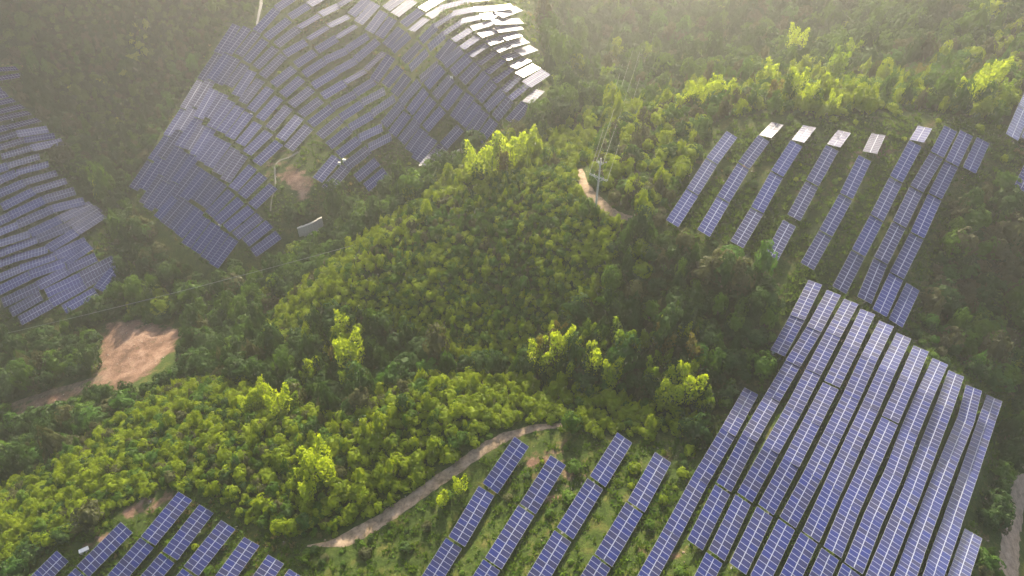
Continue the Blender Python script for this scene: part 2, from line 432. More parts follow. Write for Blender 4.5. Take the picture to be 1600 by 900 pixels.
def strip(name, pix, widths, mat, lift=0.06, cross=5, label=None, step=0.9):
    """a path laid on the ground along a line of the photograph"""
    P = np.array([hit(x, y)[:2] for x, y in pix]); W = np.array(widths, float)
    L = np.concatenate([[0], np.cumsum(np.linalg.norm(np.diff(P, axis=0), axis=1))])
    n = max(3, int(L[-1] / step)); s = np.linspace(0, L[-1], n)
    x = np.interp(s, L, P[:, 0]); y = np.interp(s, L, P[:, 1]); ww = np.interp(s, L, W)
    for _ in range(3):
        x[1:-1] = (x[:-2] + 2 * x[1:-1] + x[2:]) / 4; y[1:-1] = (y[:-2] + 2 * y[1:-1] + y[2:]) / 4
    dx, dy = np.gradient(x), np.gradient(y); l = np.hypot(dx, dy); nx_, ny_ = dy / l, -dx / l
    V, F = [], []
    for i in range(n):
        for k in range(cross):
            o = (k / (cross - 1) - 0.5) * ww[i] * (1 + 0.30 * (nr.rand() - .35) * (k in (0, 1, cross - 2, cross - 1)))
            X, Y = x[i] + nx_[i] * o, y[i] + ny_[i] * o
            V.append((X, Y, float(H(X, Y)) + ((lift - (0.07 if cross == 7 and k in (2, 4) else 0)) if 0 < k < cross - 1 else -0.02) + 0.03 * nr.rand()))
    for i in range(n - 1):
        for k in range(cross - 1):
            a = i * cross + k; F.append((a, a + 1, a + cross + 1, a + cross))
    o = obj(name, mesh_from(name, V, F, [mat], smooth=True))
    tag(o, label, kind='structure')
    return np.stack([x, y], 1), ww
ROADS = []
ROADS.append(strip('dirt_track', poly("480,853 515,850 545,842 590,816 640,783 690,748 740,712 790,682 835,668 880,664"), [.3, 1.2, 3.0, 2.6, 2.6, 2.3, 2.2, 2.0, 1.6, 0.9], DIRT, 0.10, 7, 'rutted brown dirt track curving below the bright green ridge'))
ROADS.append(strip('gravel_road', poly("1575,905 1578,860 1583,810 1600,750 1625,700"), [4.2, 4.2, 4, 3.6, 3.6], DIRT_P, 0.10, 7, 'pale gravel road beside the lower right solar array'))
ROADS.append(strip('concrete_path', poly("409,-12 408,8 404,25 401,40"), [1.3, 1.3, 1.1, 0.9], CONC_D, 0.10, 5, 'pale narrow path at the top of the far hillside array'))
ROADS.append(strip('drain_channel', poly("466,237 450,247 432,252 429,265 431,290 424,312 423,330"), [1.0, 0.6, 0.6, 0.6, 0.5, 0.4, 0.4], DRAIN, 0.10, 4, 'pale concrete drain winding down beside the bare earth slip', 1.0))
ROADS.append(strip('footpath', poly("905,265 912,288 925,305 945,325 960,335 985,342 1000,350"), [1.6, 2.0, 2.2, 2.0, 1.6, 1.5, 1.2], DIRT, 0.08, 4, 'worn earth footpath passing the power pole', 1.2))
ROADS.append(strip('valley_track', poly("0,640 50,622 110,604 160,590"), [1.6, 1.8, 1.8, 2.2], DIRT_D, 0.08, 5, 'dim dirt track leading to the bare earth clearing'))

# ------------------------------------------------------------------ solar tables (rows as joints along the centre line, '|' where a row has a gap)
RB = ["1174,611 1138,675 1094,750 1050,832 1005,914",
 "1274,441 1246,496 1215,552",
 "1303,457 1272,514 1239,568 1207,622 1171,684 1131,761|1129,765 1086,851",
 "1330,471 1302,522 1271,581 1240,640 1205,702 1164,777|1161,781 1120,867|1116,872 1075,955",
 "1356,487 1329,543 1300,600|1298,603 1269,659 1236,723 1197,796|1195,800 1153,888",
 "1385,506 1358,559 1330,620 1301,679 1270,742 1231,816|1229,820 1186,908",
 "1412,525 1386,578 1360,636 1331,698 1302,761 1267,838|1264,841 1222,930",
 "1439,545 1418,594 1391,655|1390,658 1361,722 1330,790 1301,862|1297,866 1262,945",
 "1469,565 1446,615 1421,674 1396,741 1364,811 1334,887|1330,890 1300,965",
 "1494,584 1476,635 1452,696 1426,765 1396,839 1366,912",
 "1522,606 1509,656 1484,716 1456,788 1429,861 1405,928",
 "1554,622 1537,672 1515,737 1489,812 1462,889 1440,955",
 "1520,835 1494,915"]
UR = ["1144,209 1112,252 1082,300 1050,350", "1217,191 1194,215 1162,259 1130,312 1099,365", "1267,195 1245,223 1214,272 1183,329 1151,383",
 "1321,203 1301,230 1269,287 1240,341|1234,348 1205,402", "1374,207 1358,241|1352,246 1322,307 1290,365 1261,417",
 "1447,196 1431,223 1400,281 1370,341 1341,396 1311,454", "1486,200 1464,242 1432,296 1405,351 1376,408 1350,470",
 "1511,207 1487,256 1461,307 1433,368 1401,431 1374,490", "1537,218 1514,267", "1427,447 1399,506", "1622,125 1600,170 1581,215", "1626,170 1605,220", "1618,246 1594,297"]
BC = ["815,690 766,763|760,767 714,846|709,849 662,925", "872,719 825,795|822,798 771,880|768,883 722,958", "976,684 934,752|930,756 883,833|879,838 832,918", "1036,715 994,791|991,794 943,875|940,878 893,958"]
BL = ["97,869 42,925", "197,824 130,893|127,896 60,965", "289,775 232,845|229,848 168,920", "322,795 266,868|261,872 200,945", "356,820 299,892|296,896 240,965", "393,846 338,922", "431,874 378,950", "464,897 415,965"]
LF = ["27,107 -20,109", "36,117 -20,125", "3,139 -40,146", "11,147 -40,156", "22,156 -25,165", "36,166 -15,177", "46,176 -5,186", "61,187 10,199 -38,212", "75,202 26,209 -22,223", "86,212 37,219 -10,233",
 "98,221 49,231 2,245", "62,244 12,259 -35,275", "76,256 25,270 -20,290", "89,270 38,285 -8,306", "104,282 53,298 3,324", "117,298 68,312 15,338 -38,362", "132,314 82,326 28,351 -25,373",
 "144,319 95,342 47,365 -5,382", "155,325 109,353 58,374 8,393 -40,410", "161,335 119,362 75,389 19,405 -30,423", "135,376 86,400 31,420 -15,440", "141,383 101,410 46,430 -5,456",
 "150,401 106,422 59,447 4,474", "178,405 127,432 72,459|64,461 17,489", "183,414 133,444 80,474 31,502", "150,455 100,484", "186,413 154,453"]
F2 = ["209,296 236,253|238,251 263,213 289,171 315,126 341,84 369,38", "223,296 253,247 281,204 303,168 329,125 356,84 386,42",
 "225,319 253,275 280,230 310,185 335,139|341,132 369,90|373,87 401,50 432,14 463,-8",
 "231,327 261,285 291,238|295,235 318,195|325,185 350,146|357,135 383,100|385,97 414,62|416,60 451,30|453,27 482,8 512,-10",
 "246,327 275,286 304,243 330,200 361,157|369,150 394,110|400,106 430,74|432,71 466,44 500,23 530,8 560,-10",
 "247,342 274,309 309,259|312,252 340,214|345,207 375,166|379,161 407,124|410,120 443,86|445,85 478,65|481,62 513,41 545,25|549,24 575,-2",
 "257,351 288,311 321,267|326,261 354,221|359,216 389,176|392,173 422,137|427,133 459,106|462,102 492,81|495,79 526,59 557,39|560,36 588,5",
 "270,360 300,319|305,315 334,275|339,271 368,232|375,226 403,192|406,187 436,152|442,149 471,122|475,117 507,95 542,78 575,55|577,50 600,18|603,14 628,-5",
 "280,369 312,327|317,323 348,285|352,283 380,241|386,240 420,206|421,202 451,167|455,165 487,138|489,135 525,112 556,94 590,63|592,58 614,28|617,23 646,0",
 "291,384 322,340|327,336 361,299|364,296 395,260|401,256 436,222|438,218 468,182|470,180 501,155|504,151 539,129 571,110 600,80|603,72 627,44|630,39 658,16|660,14 690,-4",
 "306,394 337,350|339,347 376,312|378,307 411,273|451,233 483,197|485,195 519,167 555,146 585,126 611,87|613,80 639,54|641,50 668,27 698,10 735,0 772,-5",
 "321,405 350,361|354,358 392,325|394,323 427,290", "334,416 365,372|368,370 406,337", "384,380 421,349", "396,396 435,366",
 "499,214 532,185 565,162 601,141|602,134 625,105|631,97 656,68|658,65 681,40 709,21 740,14 772,13 798,10",
 "514,229 546,201 581,179 616,152|616,148 637,118|641,108 667,80|670,76 694,53 722,33 751,26 782,23 808,14",
 "496,282 526,245|529,243 561,217 597,198|600,196 627,162 654,127|657,125 684,99|686,94 708,64 736,45 772,34 813,33",
 "510,297 541,261 576,232 611,212|613,210 636,177|640,176 665,141|667,136 691,106|694,102 721,76 748,56 777,46 813,42",
 "557,280 589,251", "572,294 602,267",
 "627,222 651,190 676,155|680,152 705,121|707,115 733,88 761,68 787,59 811,53", "640,237 662,203|665,202 691,170|694,169 717,136|722,128 746,101 774,79 798,69 821,63",
 "650,251 676,215|710,186 734,148|736,145 760,115 786,92 811,82 833,75", "664,260 693,229 719,199|722,196 746,162|748,157 771,129 800,105 825,92",
 "735,209 757,174|760,171 786,143 812,117 838,103", "749,221 772,188|774,185 797,155 826,130 850,114", "797,192 822,162 845,139"]
FIELDS = [('lower right array', RB, -12, True, .78), ('hilltop array', UR, -16, False, .84), ('array below the dirt track', BC, -16, True, .93), ('array beside the white box', BL, -14, True, .95),
          ('array at the left edge', LF, -20, False, 1.04), ('far hillside array', F2, -22, False, 1.0)]
TW = 3.46          # width of a table: two modules, 1.70 m each, and the gap between them
GAP = 0.10
MW, ML = 1.0, 1.70
def module_geo(mb, cx, cy):
    """one framed module lying in the local xy plane (x along the row)"""
    fw, t = 0.031, 0.04
    hx, hy = MW / 2 - 0.008, ML / 2
    o = [(cx - hx, cy - hy), (cx + hx, cy - hy), (cx + hx, cy + hy), (cx - hx, cy + hy)]
    i = [(cx - hx + fw, cy - hy + fw), (cx + hx - fw, cy - hy + fw), (cx + hx - fw, cy + hy - fw), (cx - hx + fw, cy + hy - fw)]
    V = [(x, y, 0) for x, y in o] + [(x, y, 0) for x, y in i] + [(x, y, -0.006) for x, y in i] + [(x, y, -t) for x, y in o]
    F = []
    for k in range(4):
        n = (k + 1) % 4
        F += [(k, n, 4 + n, 4 + k), (4 + k, 4 + n, 8 + n, 8 + k), (12 + k, 12 + n, n, k)]
    mb.add(V, F, 0)
    mb.add(V, [(8, 9, 10, 11)], 1)
    mb.add(V, [(15, 14, 13, 12)], 0)
_c = {}
def module_mesh():
    if 'm' not in _c:
        mb = MB(); module_geo(mb, 0, 0); _c['m'] = mb.mesh('solar_module', [ALU, GLASS])
    return _c['m']
def modules_mesh(n):
    k = ('ms', n)
    if k not in _c:
        mb = MB()
        for i in range(n):
            for s in (-1, 1): module_geo(mb, (i - (n - 1) / 2) * MW, s * (ML / 2 + GAP / 2))
        _c[k] = mb.mesh('modules', [ALU, GLASS])
    return _c[k]
def rack_mesh(n, legs):
    k = ('r', n, legs)
    if k not in _c:
        mb = MB(); L = n * MW
        mb.box((0, 0, -0.07), (L - 0.5, 0.13, 0.05), 1)
        for y in (-1.3, -0.6, 0.6, 1.3): mb.box((0, y, -0.10), (L - 0.05, 0.06, 0.08))
        xs = np.linspace(-L / 2 + 0.9, L / 2 - 0.9, max(2, round(L / 3.0)))
        for x in xs:
            mb.box((x, 0, -0.19), (0.06, 3.0, 0.09))
            if legs:
                mb.tube((x, -0.9, -0.2), (x, -0.9, -2.6), 0.05, 0.05, 6); mb.tube((x, 0.9, -0.2), (x, 0.9, -3.2), 0.05, 0.05, 6)
        _c[k] = (mb.mesh('rack', [GALV, ALU]), xs)
    return _c[k]
def leg_mesh():
    if 'l' not in _c:
        mb = MB(); mb.tube((0, 0, 0), (0, 0, -1), 0.05, 0.05, 8); mb.box((0, 0, -0.97), (0.35, 0.35, 0.1)); _c['l'] = mb.mesh('leg', [GALV])
    return _c['l']

tabs = []
for fi, (fname, rows, tilt, near, wsc) in enumerate(FIELDS):
    def lowend(r):
        P = [tuple(float(a) for a in t.split(',')) for t in r.replace('|', ' ').split()]
        return P
    for ri, r in enumerate(rows):
        segs = []
        row_t = tilt + rnd.uniform(-1.5, 1.5)
        for ch in r.split('|'):
            P = [tuple(float(a) for a in t.split(',')) for t in ch.split()]
            for a, b in zip(P[:-1], P[1:]):
                if a[1] < b[1]: a, b = b, a      # a is the lower end in the picture
                segs.append((a, b))
        segs.sort(key=lambda s: s[0][1])          # from the top of the row downwards
        for ti, (a, b) in enumerate(segs):
            A, B = hit(a[0], a[1], 1.9), hit(b[0], b[1], 1.9)
            d = B - A; L = np.linalg.norm(d)
            tabs.append(dict(f=fi, r=ri, t=ti, nt=len(segs), A=A, B=B, L=L, a=a, b=b, tilt=row_t + rnd.uniform(-0.8, 0.8), near=near))
def refl(t):
    v = (t['A'] + t['B']) / 2 - np.array([0, 0, CAM_Z]); v /= np.linalg.norm(v)
    d = t['B'] - t['A']; d = d / np.linalg.norm(d); hx = np.array([d[1], -d[0], 0]); hx /= np.linalg.norm(hx); up = np.cross(hx, d)
    th = R(t['tilt']); n = np.cross(d, hx * math.cos(th) + up * math.sin(th)); n = n if n[2] > 0 else -n
    r = v - 2 * (v @ n) * n
    return math.degrees(math.acos(np.clip(r @ np.array(sdir), -1, 1))), r
LEAN = [(poly("1110,650 1210,540 1270,430 1400,500 1580,620 1500,920 1310,920 1330,850 1240,720 1150,690"), 'grad'), (poly("240,240 350,20 440,50 440,170 400,250 300,280"), 42),
        (poly("662,14 700,-20 860,-20 860,110 838,125 800,95 770,62 735,40 700,22"), 5), (poly("640,50 662,14 700,22 735,40 770,62 800,95 838,122 850,112 856,140 840,160 800,140 750,95 700,60 670,45"), 17),
        (poly("466,50 480,0 560,-20 560,10 530,24"), 24), (poly("478,75 510,35 556,20 545,40 490,78"), 24), (poly("492,90 525,55 560,38 557,62 506,96"), 22), (poly("506,104 545,74 578,56 580,70 525,110"), 22), (poly("540,125 570,100 605,78 605,92 555,140"), 24),
        (poly("0,100 60,150 130,240 130,310 60,300 -40,230 -60,100"), 26), (poly("0,335 80,370 100,400 40,440 -40,450 -40,400"), 30)]
# the topmost tables of five hilltop rows tip over the crest, towards the low sun
for t in tabs:
    mx_, my_ = (t['a'][0] + t['b'][0]) / 2, (t['a'][1] + t['b'][1]) / 2
    tgt = 6 if t['f'] == 1 and t['t'] == 0 and t['r'] in (1, 2, 3, 4, 5) else None
    for pg, tg in LEAN:
        if in_poly(np.array(mx_), np.array(my_), pg): tgt = tg
    if tgt == 'grad': tgt = float(np.interp(my_, [430, 620, 820], [25, 33, 46]))
    if tgt is not None:
        t0_ = t['tilt']
        best = None
        for off in (np.arange(0.9, 2.7, 0.3) if (tgt < 25 and t['f']) or t['f'] == 1 else (1.9,)):
            B = hit(t['b'][0], t['b'][1], off)
            for tl in ((range(-20, -5, 3) if t['f'] == 4 else range(-30, 9, 3) if tgt < 40 else range(-27, -17, 2)) if t['f'] else np.arange(-24, 1, 1.5)):
                q = dict(t); q['B'] = B; q['tilt'] = tl
                a = abs(refl(q)[0] - tgt) + 0.1 * abs(off - 1.6) + 0.05 * abs(tl - t['tilt'])
                if best is None or a < best[0]: best = (a, B, tl)
        t['B'], t['tilt'] = best[1], best[2]
        pass
for fi in range(6):
    q = [(refl(t)[0], t['a']) for t in tabs if t['f'] == fi]; q.sort(key=lambda x: x[0])
    print('FIELD refl', fi, [(round(a), p) for a, p in q[:8]], round(np.median([a for a, p in q])))
print('FIELD odd', [(t['a'], t['b'], round(float(t['L']), 1), t['f']) for t in tabs if t['L'] > 14.5 or t['L'] < 7])
for fi in range(len(FIELDS)):
    Ls = [t['L'] for t in tabs if t['f'] == fi]
    el = [math.degrees(math.asin((t['B'] - t['A'])[2] / t['L'])) for t in tabs if t['f'] == fi]
    az = [math.degrees(math.atan2((t['B'] - t['A'])[0], (t['B'] - t['A'])[1])) for t in tabs if t['f'] == fi]
    print('FIELD', FIELDS[fi][0], len(Ls), 'len %.1f %.1f %.1f' % (min(Ls), np.median(Ls), max(Ls)), 'el', np.percentile(el, [10, 50, 90]).round(), 'az', np.percentile(az, [10, 50, 90]).round())
ORD = ['', 'first', 'second', 'third', 'fourth', 'fifth', 'sixth', 'seventh', 'eighth', 'ninth', 'tenth', 'eleventh', 'twelfth', 'thirteenth', 'fourteenth', 'fifteenth', 'sixteenth',
       'seventeenth', 'eighteenth', 'nineteenth', 'twentieth', 'twenty-first', 'twenty-second', 'twenty-third', 'twenty-fourth', 'twenty-fifth', 'twenty-sixth', 'twenty-seventh', 'twenty-eighth', 'twenty-ninth', 'thirtieth']
for t in tabs:
    A, B = t['A'], t['B']
    mid = (A + B) / 2
    d = (B - A); d[2] *= 0.9; d /= np.linalg.norm(d)
    hx = np.array([d[1], -d[0], 0]); hx /= np.linalg.norm(hx)
    up = np.cross(hx, d)
    th = R(t['tilt'])
    wv = hx * math.cos(th) + up * math.sin(th)         # towards the low, south-facing edge
    nrm = np.cross(wv, d)
    if nrm[2] < 0: nrm = -nrm
    yv = np.cross(nrm, d)
    M = Matrix(((d[0], yv[0], nrm[0], mid[0]), (d[1], yv[1], nrm[1], mid[1]), (d[2], yv[2], nrm[2], mid[2]), (0, 0, 0, 1)))
    t['M'] = M; t['n'] = 11 if 7.2 < t['L'] < 14.5 else int(max(3, round((t['L'] - 0.1) / MW))); ws = FIELDS[t['f']][4]; M = t['M'] = M @ Matrix.Diagonal((1, ws, 1, 1)); t['s'] = (t['L'] + (-0.14 if t['f'] in (1, 4, 5) else 0.1)) / (t['n'] * MW)
    q = proj(np.array([A, B])); vis = (-5 < mid[0] * 0 + proj(mid)[0] < 1605) and (-25 < proj(mid)[1] < 925)
    dist = np.linalg.norm(mid - np.array([0, 0, CAM_Z]))
    t['size'] = np.hypot(t['a'][0] - t['b'][0], t['a'][1] - t['b'][1]) / dist * (1 if vis else 0.3)
order = sorted(tabs, key=lambda t: -t['size'])
for k, t in enumerate(order): t['single'] = k < 310
print('TABLES', len(tabs))
mats4 = []
rest = MB()
for t in tabs:
    M, n, s = t['M'], t['n'], t['s']
    if not t['single']:
        S = M @ Matrix.Diagonal((s, 1, 1, 1))
        for me_, mi in ((modules_mesh(n), 0), (rack_mesh(n, True)[0], 2)):
            V = [S @ v.co for v in me_.vertices]; b0 = len(rest.v)
            rest.v += [tuple(v) for v in V]
            for p in me_.polygons:
                rest.f.append(tuple(i + b0 for i in p.vertices)); rest.m.append(p.material_index if mi == 0 else 2)
        continue
    e = bpy.data.objects.new('solar_table', None); C.objects.link(e)
    e.empty_display_size = 1
    e.matrix_world = M
    fname = FIELDS[t['f']][0]
    rows_n = t['r'] + 1
    ti = t['t'] + 1
    if t['nt'] == 1: lab = 'blue solar table standing alone as the %s row of the %s' % (ORD[rows_n], fname)
    else: lab = 'solar table, %s from top, %s row of the %s' % (ORD[ti], ORD[rows_n], fname)
    tag(e, lab, 'solar table', 'solar tables of the ' + fname)
    if t['near']:
        for i in range(n):
            for sg in (-1, 1):
                m = obj('solar_module', module_mesh(), e)
                m.location = ((i - (n - 1) / 2) * MW * s, sg * (ML / 2 + GAP / 2), 0); m.scale = (s, 1, 1)
        me_, xs = rack_mesh(n, False)
        m = obj('rack', me_, e); m.scale = (s, 1, 1)
        Mi = M.to_3x3().inverted()
        for x in xs[::2] if len(xs) > 4 else xs:
            for y in (-0.9, 0.9):
                p = M @ Vector((x * s, y, -0.2))
                g = float(H(p.x, p.y)); ln = max(0.3, p.z - g + 0.1)
                l = obj('leg', leg_mesh(), e)
                l.matrix_local = Matrix.Translation(Vector((x * s, y, -0.2))) @ Mi.to_4x4() @ Matrix.Diagonal((1, 1, ln, 1))
    else:
        m = obj('module_sheet', modules_mesh(n), e); m.scale = (s, 1, 1); tag(m, kind='stuff')
        m = obj('rack', rack_mesh(n, True)[0], e); m.scale = (s, 1, 1)
if rest.v:
    o = obj('distant_solar_tables', rest.mesh('distant_solar_tables', [ALU, GLASS, GALV]))
    tag(o, 'smallest and partly cut off solar tables at the far edges of the arrays', 'solar tables', kind='stuff')

# ------------------------------------------------------------------ vegetation prototypes
proto_col = bpy.data.collections.new('plant_prototypes')     # not linked: only drawn from
def crown(seed, shape='round', clumps=54, leaves=15, leaf=0.13, core=0.76):
    r = np.random.RandomState(seed)
    V, F = [], []
    # uneven inner mass so the crown is not see-through
    bm = bmesh.new(); bmesh.ops.create_icosphere(bm, subdivisions=2, radius=1)
    ph = r.rand(6) * 6.28
    for v in bm.verts:
        c = v.co.copy()
        k = core * (0.82 + 0.16 * math.sin(3.1 * c.x + ph[0]) * math.sin(2.7 * c.y + ph[1]) + 0.12 * math.sin(4.3 * c.z + ph[2] + 2 * c.x))
        v.co = c * k
    bm.verts.ensure_lookup_table()
    for v in bm.verts: V.append(list(v.co))
    for f in bm.faces: F.append([v.index for v in f.verts])
    bm.free()
    lob = []
    for k in range(clumps):
        while True:
            p = r.randn(3); p /= np.linalg.norm(p)
            if p[2] > -0.65: break
        rad = 0.66 + 0.34 * r.rand() ** 0.6
        lob.append((p, rad, 0.14 + 0.14 * r.rand()))
    for p, rad, cs in lob:
        for j in range(leaves):
            q = r.randn(3); q /= np.linalg.norm(q)
            if q @ p < -0.2: q = -q
            c = p * rad + q * cs
            nrm = q * 0.8 + p * 0.5 + r.randn(3) * 0.35 + np.array([0, 0, 0.3]); nrm /= np.linalg.norm(nrm)
            a = np.cross(nrm, r.randn(3)); a /= np.linalg.norm(a); b = np.cross(nrm, a)
            s = leaf * (0.6 + 0.7 * r.rand()); n0 = len(V)
            V += [list(c - a * s), list(c + b * s * 0.55), list(c + a * s), list(c - b * s * 0.55)]
            F.append([n0, n0 + 1, n0 + 2, n0 + 3])
    V = np.array(V)
    if shape == 'round': V = V * [1, 1, 0.82]
    elif shape == 'tall': V = V * [1, 1, 1.45]
    elif shape == 'bush': V = V * [1, 1, 0.62]
    elif shape == 'cone':
        V = V * [1, 1, 1.5]; k = np.clip(1.0 - (V[:, 2] + 1.4) / 3.2, 0.1, 1)[:, None]; V[:, :2] *= k * 1.25
    elif shape == 'lobed':
        V = V * [1, 1, 0.8]
        a = np.arctan2(V[:, 1], V[:, 0]); k = 1 + 0.22 * np.sin(3 * a + seed) + 0.12 * np.sin(5 * a + 2 * seed)
        V[:, 0] *= k; V[:, 1] *= k; V[:, 2] *= 1 + 0.2 * np.sin(2 * a + seed)
    return V, F
def trunk_geo(mb, h, r0, base, seed, limbs=5, m=1, cr=1.0):
    r = random.Random(seed)
    lean = Vector((r.uniform(-.12, .12), r.uniform(-.12, .12), 0)) * h
    p = Vector((0, 0, base)); k = 4; prev = p; pr = r0
    for i in range(1, k + 1):
        q = Vector((lean.x * i / k + r.uniform(-.03, .03) * h, lean.y * i / k + r.uniform(-.03, .03) * h, base + (h - base) * i / k)); rr = r0 * (1 - 0.65 * i / k)
        mb.tube(prev, q, pr, rr, 6, m, False); prev, pr = q, rr
    for i in range(limbs):
        a = 6.28 * i / limbs + r.uniform(-.4, .4); z0 = base + (h - base) * r.uniform(.4, .8)
        s = Vector((lean.x * .5, lean.y * .5, z0)); e = s + Vector((math.cos(a) * cr * .65, math.sin(a) * cr * .65, (h - z0) * .9))
        mb.tube(s, e, r0 * .4, r0 * .12, 4, m, False)
def bamboo_crown(seed, plumes=3):
    """arching feathery plumes leaning over to one side"""
    r = np.random.RandomState(seed); V, F = [], []
    for k in range(plumes):
        a0 = r.rand() * 6.28; off = np.array([math.cos(a0), math.sin(a0)]) * (0.15 + 0.45 * r.rand()); hh = 2.0 + 0.8 * r.rand()
        la = a0 + r.uniform(-0.7, 0.7); ln = np.array([math.cos(la), math.sin(la)])
        for j in range(230):
            t = r.rand() ** 0.8
            z = 0.35 + hh * t * (1 - 0.12 * t); bend = 0.45 * t ** 2.6
            wd = 0.48 * math.sin(min(1, t * 0.95 + 0.18) * 3.0) ** 0.6 + 0.06
            q = r.randn(3); q /= np.linalg.norm(q)
            c = np.array([off[0] + ln[0] * bend, off[1] + ln[1] * bend, z]) + q * wd * np.array([1, 1, .6])
            nrm = q + r.randn(3) * .5; nrm /= np.linalg.norm(nrm)
            a = np.cross(nrm, r.randn(3)) + np.array([0, 0, -0.7]); a /= np.linalg.norm(a); b = np.cross(nrm, a)
            s = 0.14 * (0.6 + 0.7 * r.rand()); n0 = len(V)
            V += [list(c - a * s), list(c + b * s * 0.5), list(c + a * s), list(c - b * s * 0.5)]; F.append([n0, n0 + 1, n0 + 2, n0 + 3])
    return np.array(V), F
def weed_geo(seed, n=16):
    r = np.random.RandomState(seed); V, F = [], []
    for j in range(n):
        a = r.rand() * 6.28; p = np.array([math.cos(a), math.sin(a), 0]) * r.rand() * 0.5
        d = np.array([math.cos(a + r.randn() * .8), math.sin(a + r.randn() * .8), 0]); h = 0.25 + 0.5 * r.rand()
        s = np.array([-d[1], d[0], 0]) * (0.10 + 0.1 * r.rand()); top = p + d * (0.15 + .3 * r.rand()) + np.array([0, 0, h]); n0 = len(V)
        V += [list(p - s), list(p + s), list(top + s * .5 + d * .1), list(top - s * .5)]; F.append([n0, n0 + 1, n0 + 2, n0 + 3])
    return np.array(V), F

CLASSES = [('yel', F_YEL), ('mid', F_MID), ('drk', F_DRK), ('olv', F_OLV), ('grn', F_GRN)]
SHAPES = [('round', 1), ('lobed', 2), ('tall', 3), ('bush', 4), ('cone', 5), ('round', 6)]
crown_meshes, protos = {}, []
for si, (shp, sd) in enumerate(SHAPES):
    Vc, Fc = crown(sd, shp)
    Vc = Vc.copy(); zmin = Vc[:, 2].min(); lift = {'bush': -0.15, 'cone': 0.1}.get(shp, 0.45)
    Vc[:, 2] += -zmin * 0.85 + lift * 0.5
    for ci, (cn, cm) in enumerate(CLASSES):
        mb = MB(); trunk_geo(mb, 0.9, 0.075, -0.35, sd, 4, 0, 0.8)
        tm = mb.mesh('trunk', [BARK])
        cme = mesh_from('crown', Vc, Fc, [cm])
        mb2 = MB(); mb2.add(Vc, Fc, 0); trunk_geo(mb2, 0.9, 0.075, -0.35, sd, 4, 1, 0.8)
        o = bpy.data.objects.new('p%03d' % (si * len(CLASSES) + ci), mb2.mesh('plant', [cm, BARK])); proto_col.objects.link(o)
        crown_meshes[(si, ci)] = (cme, tm)
NP_ = len(SHAPES) * len(CLASSES)
bam_meshes = []
for k in range(3):
    V_, F_ = bamboo_crown(40 + k)
    mb = MB()
    r = random.Random(k)
    for j in range(9):
        a = r.uniform(0, 6.28); p = Vector((math.cos(a), math.sin(a), 0)) * r.uniform(.1, .4)
        mb.tube(p + Vector((0, 0, -.3)), p * 1.8 + Vector((0, 0, 1.9)), .025, .012, 5, 0, False)
    bam_meshes.append((V_, F_, mb.mesh('culms', [CULM])))
weed_col = bpy.data.collections.new('weed_prototypes')
for k in range(6):
    V_, F_ = weed_geo(70 + k)
    o = bpy.data.objects.new('w%02d' % k, mesh_from('weed', V_, F_, [F_STR if k == 5 else (F_MID if k == 4 else F_GRS)])); weed_col.objects.link(o)

def scatter(name, P, idx, scl, rot, col, label, cat):
    me = bpy.data.meshes.new(name); me.vertices.add(len(P)); me.vertices.foreach_set('co', np.asarray(P, np.float32).ravel())
    a = me.attributes.new('idx', 'INT', 'POINT'); a.data.foreach_set('value', np.asarray(idx, np.int32))
    a = me.attributes.new('scl', 'FLOAT_VECTOR', 'POINT'); a.data.foreach_set('vector', np.asarray(scl, np.float32).ravel())
    a = me.attributes.new('rot', 'FLOAT_VECTOR', 'POINT'); a.data.foreach_set('vector', np.asarray(rot, np.float32).ravel())
    o = obj(name, me); tag(o, label, cat, kind='stuff')
    g = bpy.data.node_groups.new(name, 'GeometryNodeTree')
    g.interface.new_socket('Geometry', in_out='INPUT', socket_type='NodeSocketGeometry'); g.interface.new_socket('Geometry', in_out='OUTPUT', socket_type='NodeSocketGeometry')
    gi, go = g.nodes.new('NodeGroupInput'), g.nodes.new('NodeGroupOutput')
    ip = g.nodes.new('GeometryNodeInstanceOnPoints'); ci = g.nodes.new('GeometryNodeCollectionInfo')
    ci.inputs['Collection'].default_value = col; ci.inputs['Separate Children'].default_value = True; ci.inputs['Reset Children'].default_value = True
    ip.inputs['Pick Instance'].default_value = True
    def na(n, t):
        x = g.nodes.new('GeometryNodeInputNamedAttribute'); x.data_type = t; x.inputs[0].default_value = n; return x.outputs[0]
    g.links.new(gi.outputs[0], ip.inputs['Points']); g.links.new(ci.outputs[0], ip.inputs['Instance'])
    g.links.new(na('idx', 'INT'), ip.inputs['Instance Index']); g.links.new(na('scl', 'FLOAT_VECTOR'), ip.inputs['Scale'])
    g.links.new(na('rot', 'FLOAT_VECTOR'), ip.inputs['Rotation'])
    g.links.new(ip.outputs[0], go.inputs[0])
    md = o.modifiers.new('scatter', 'NODES'); md.node_group = g
    return o

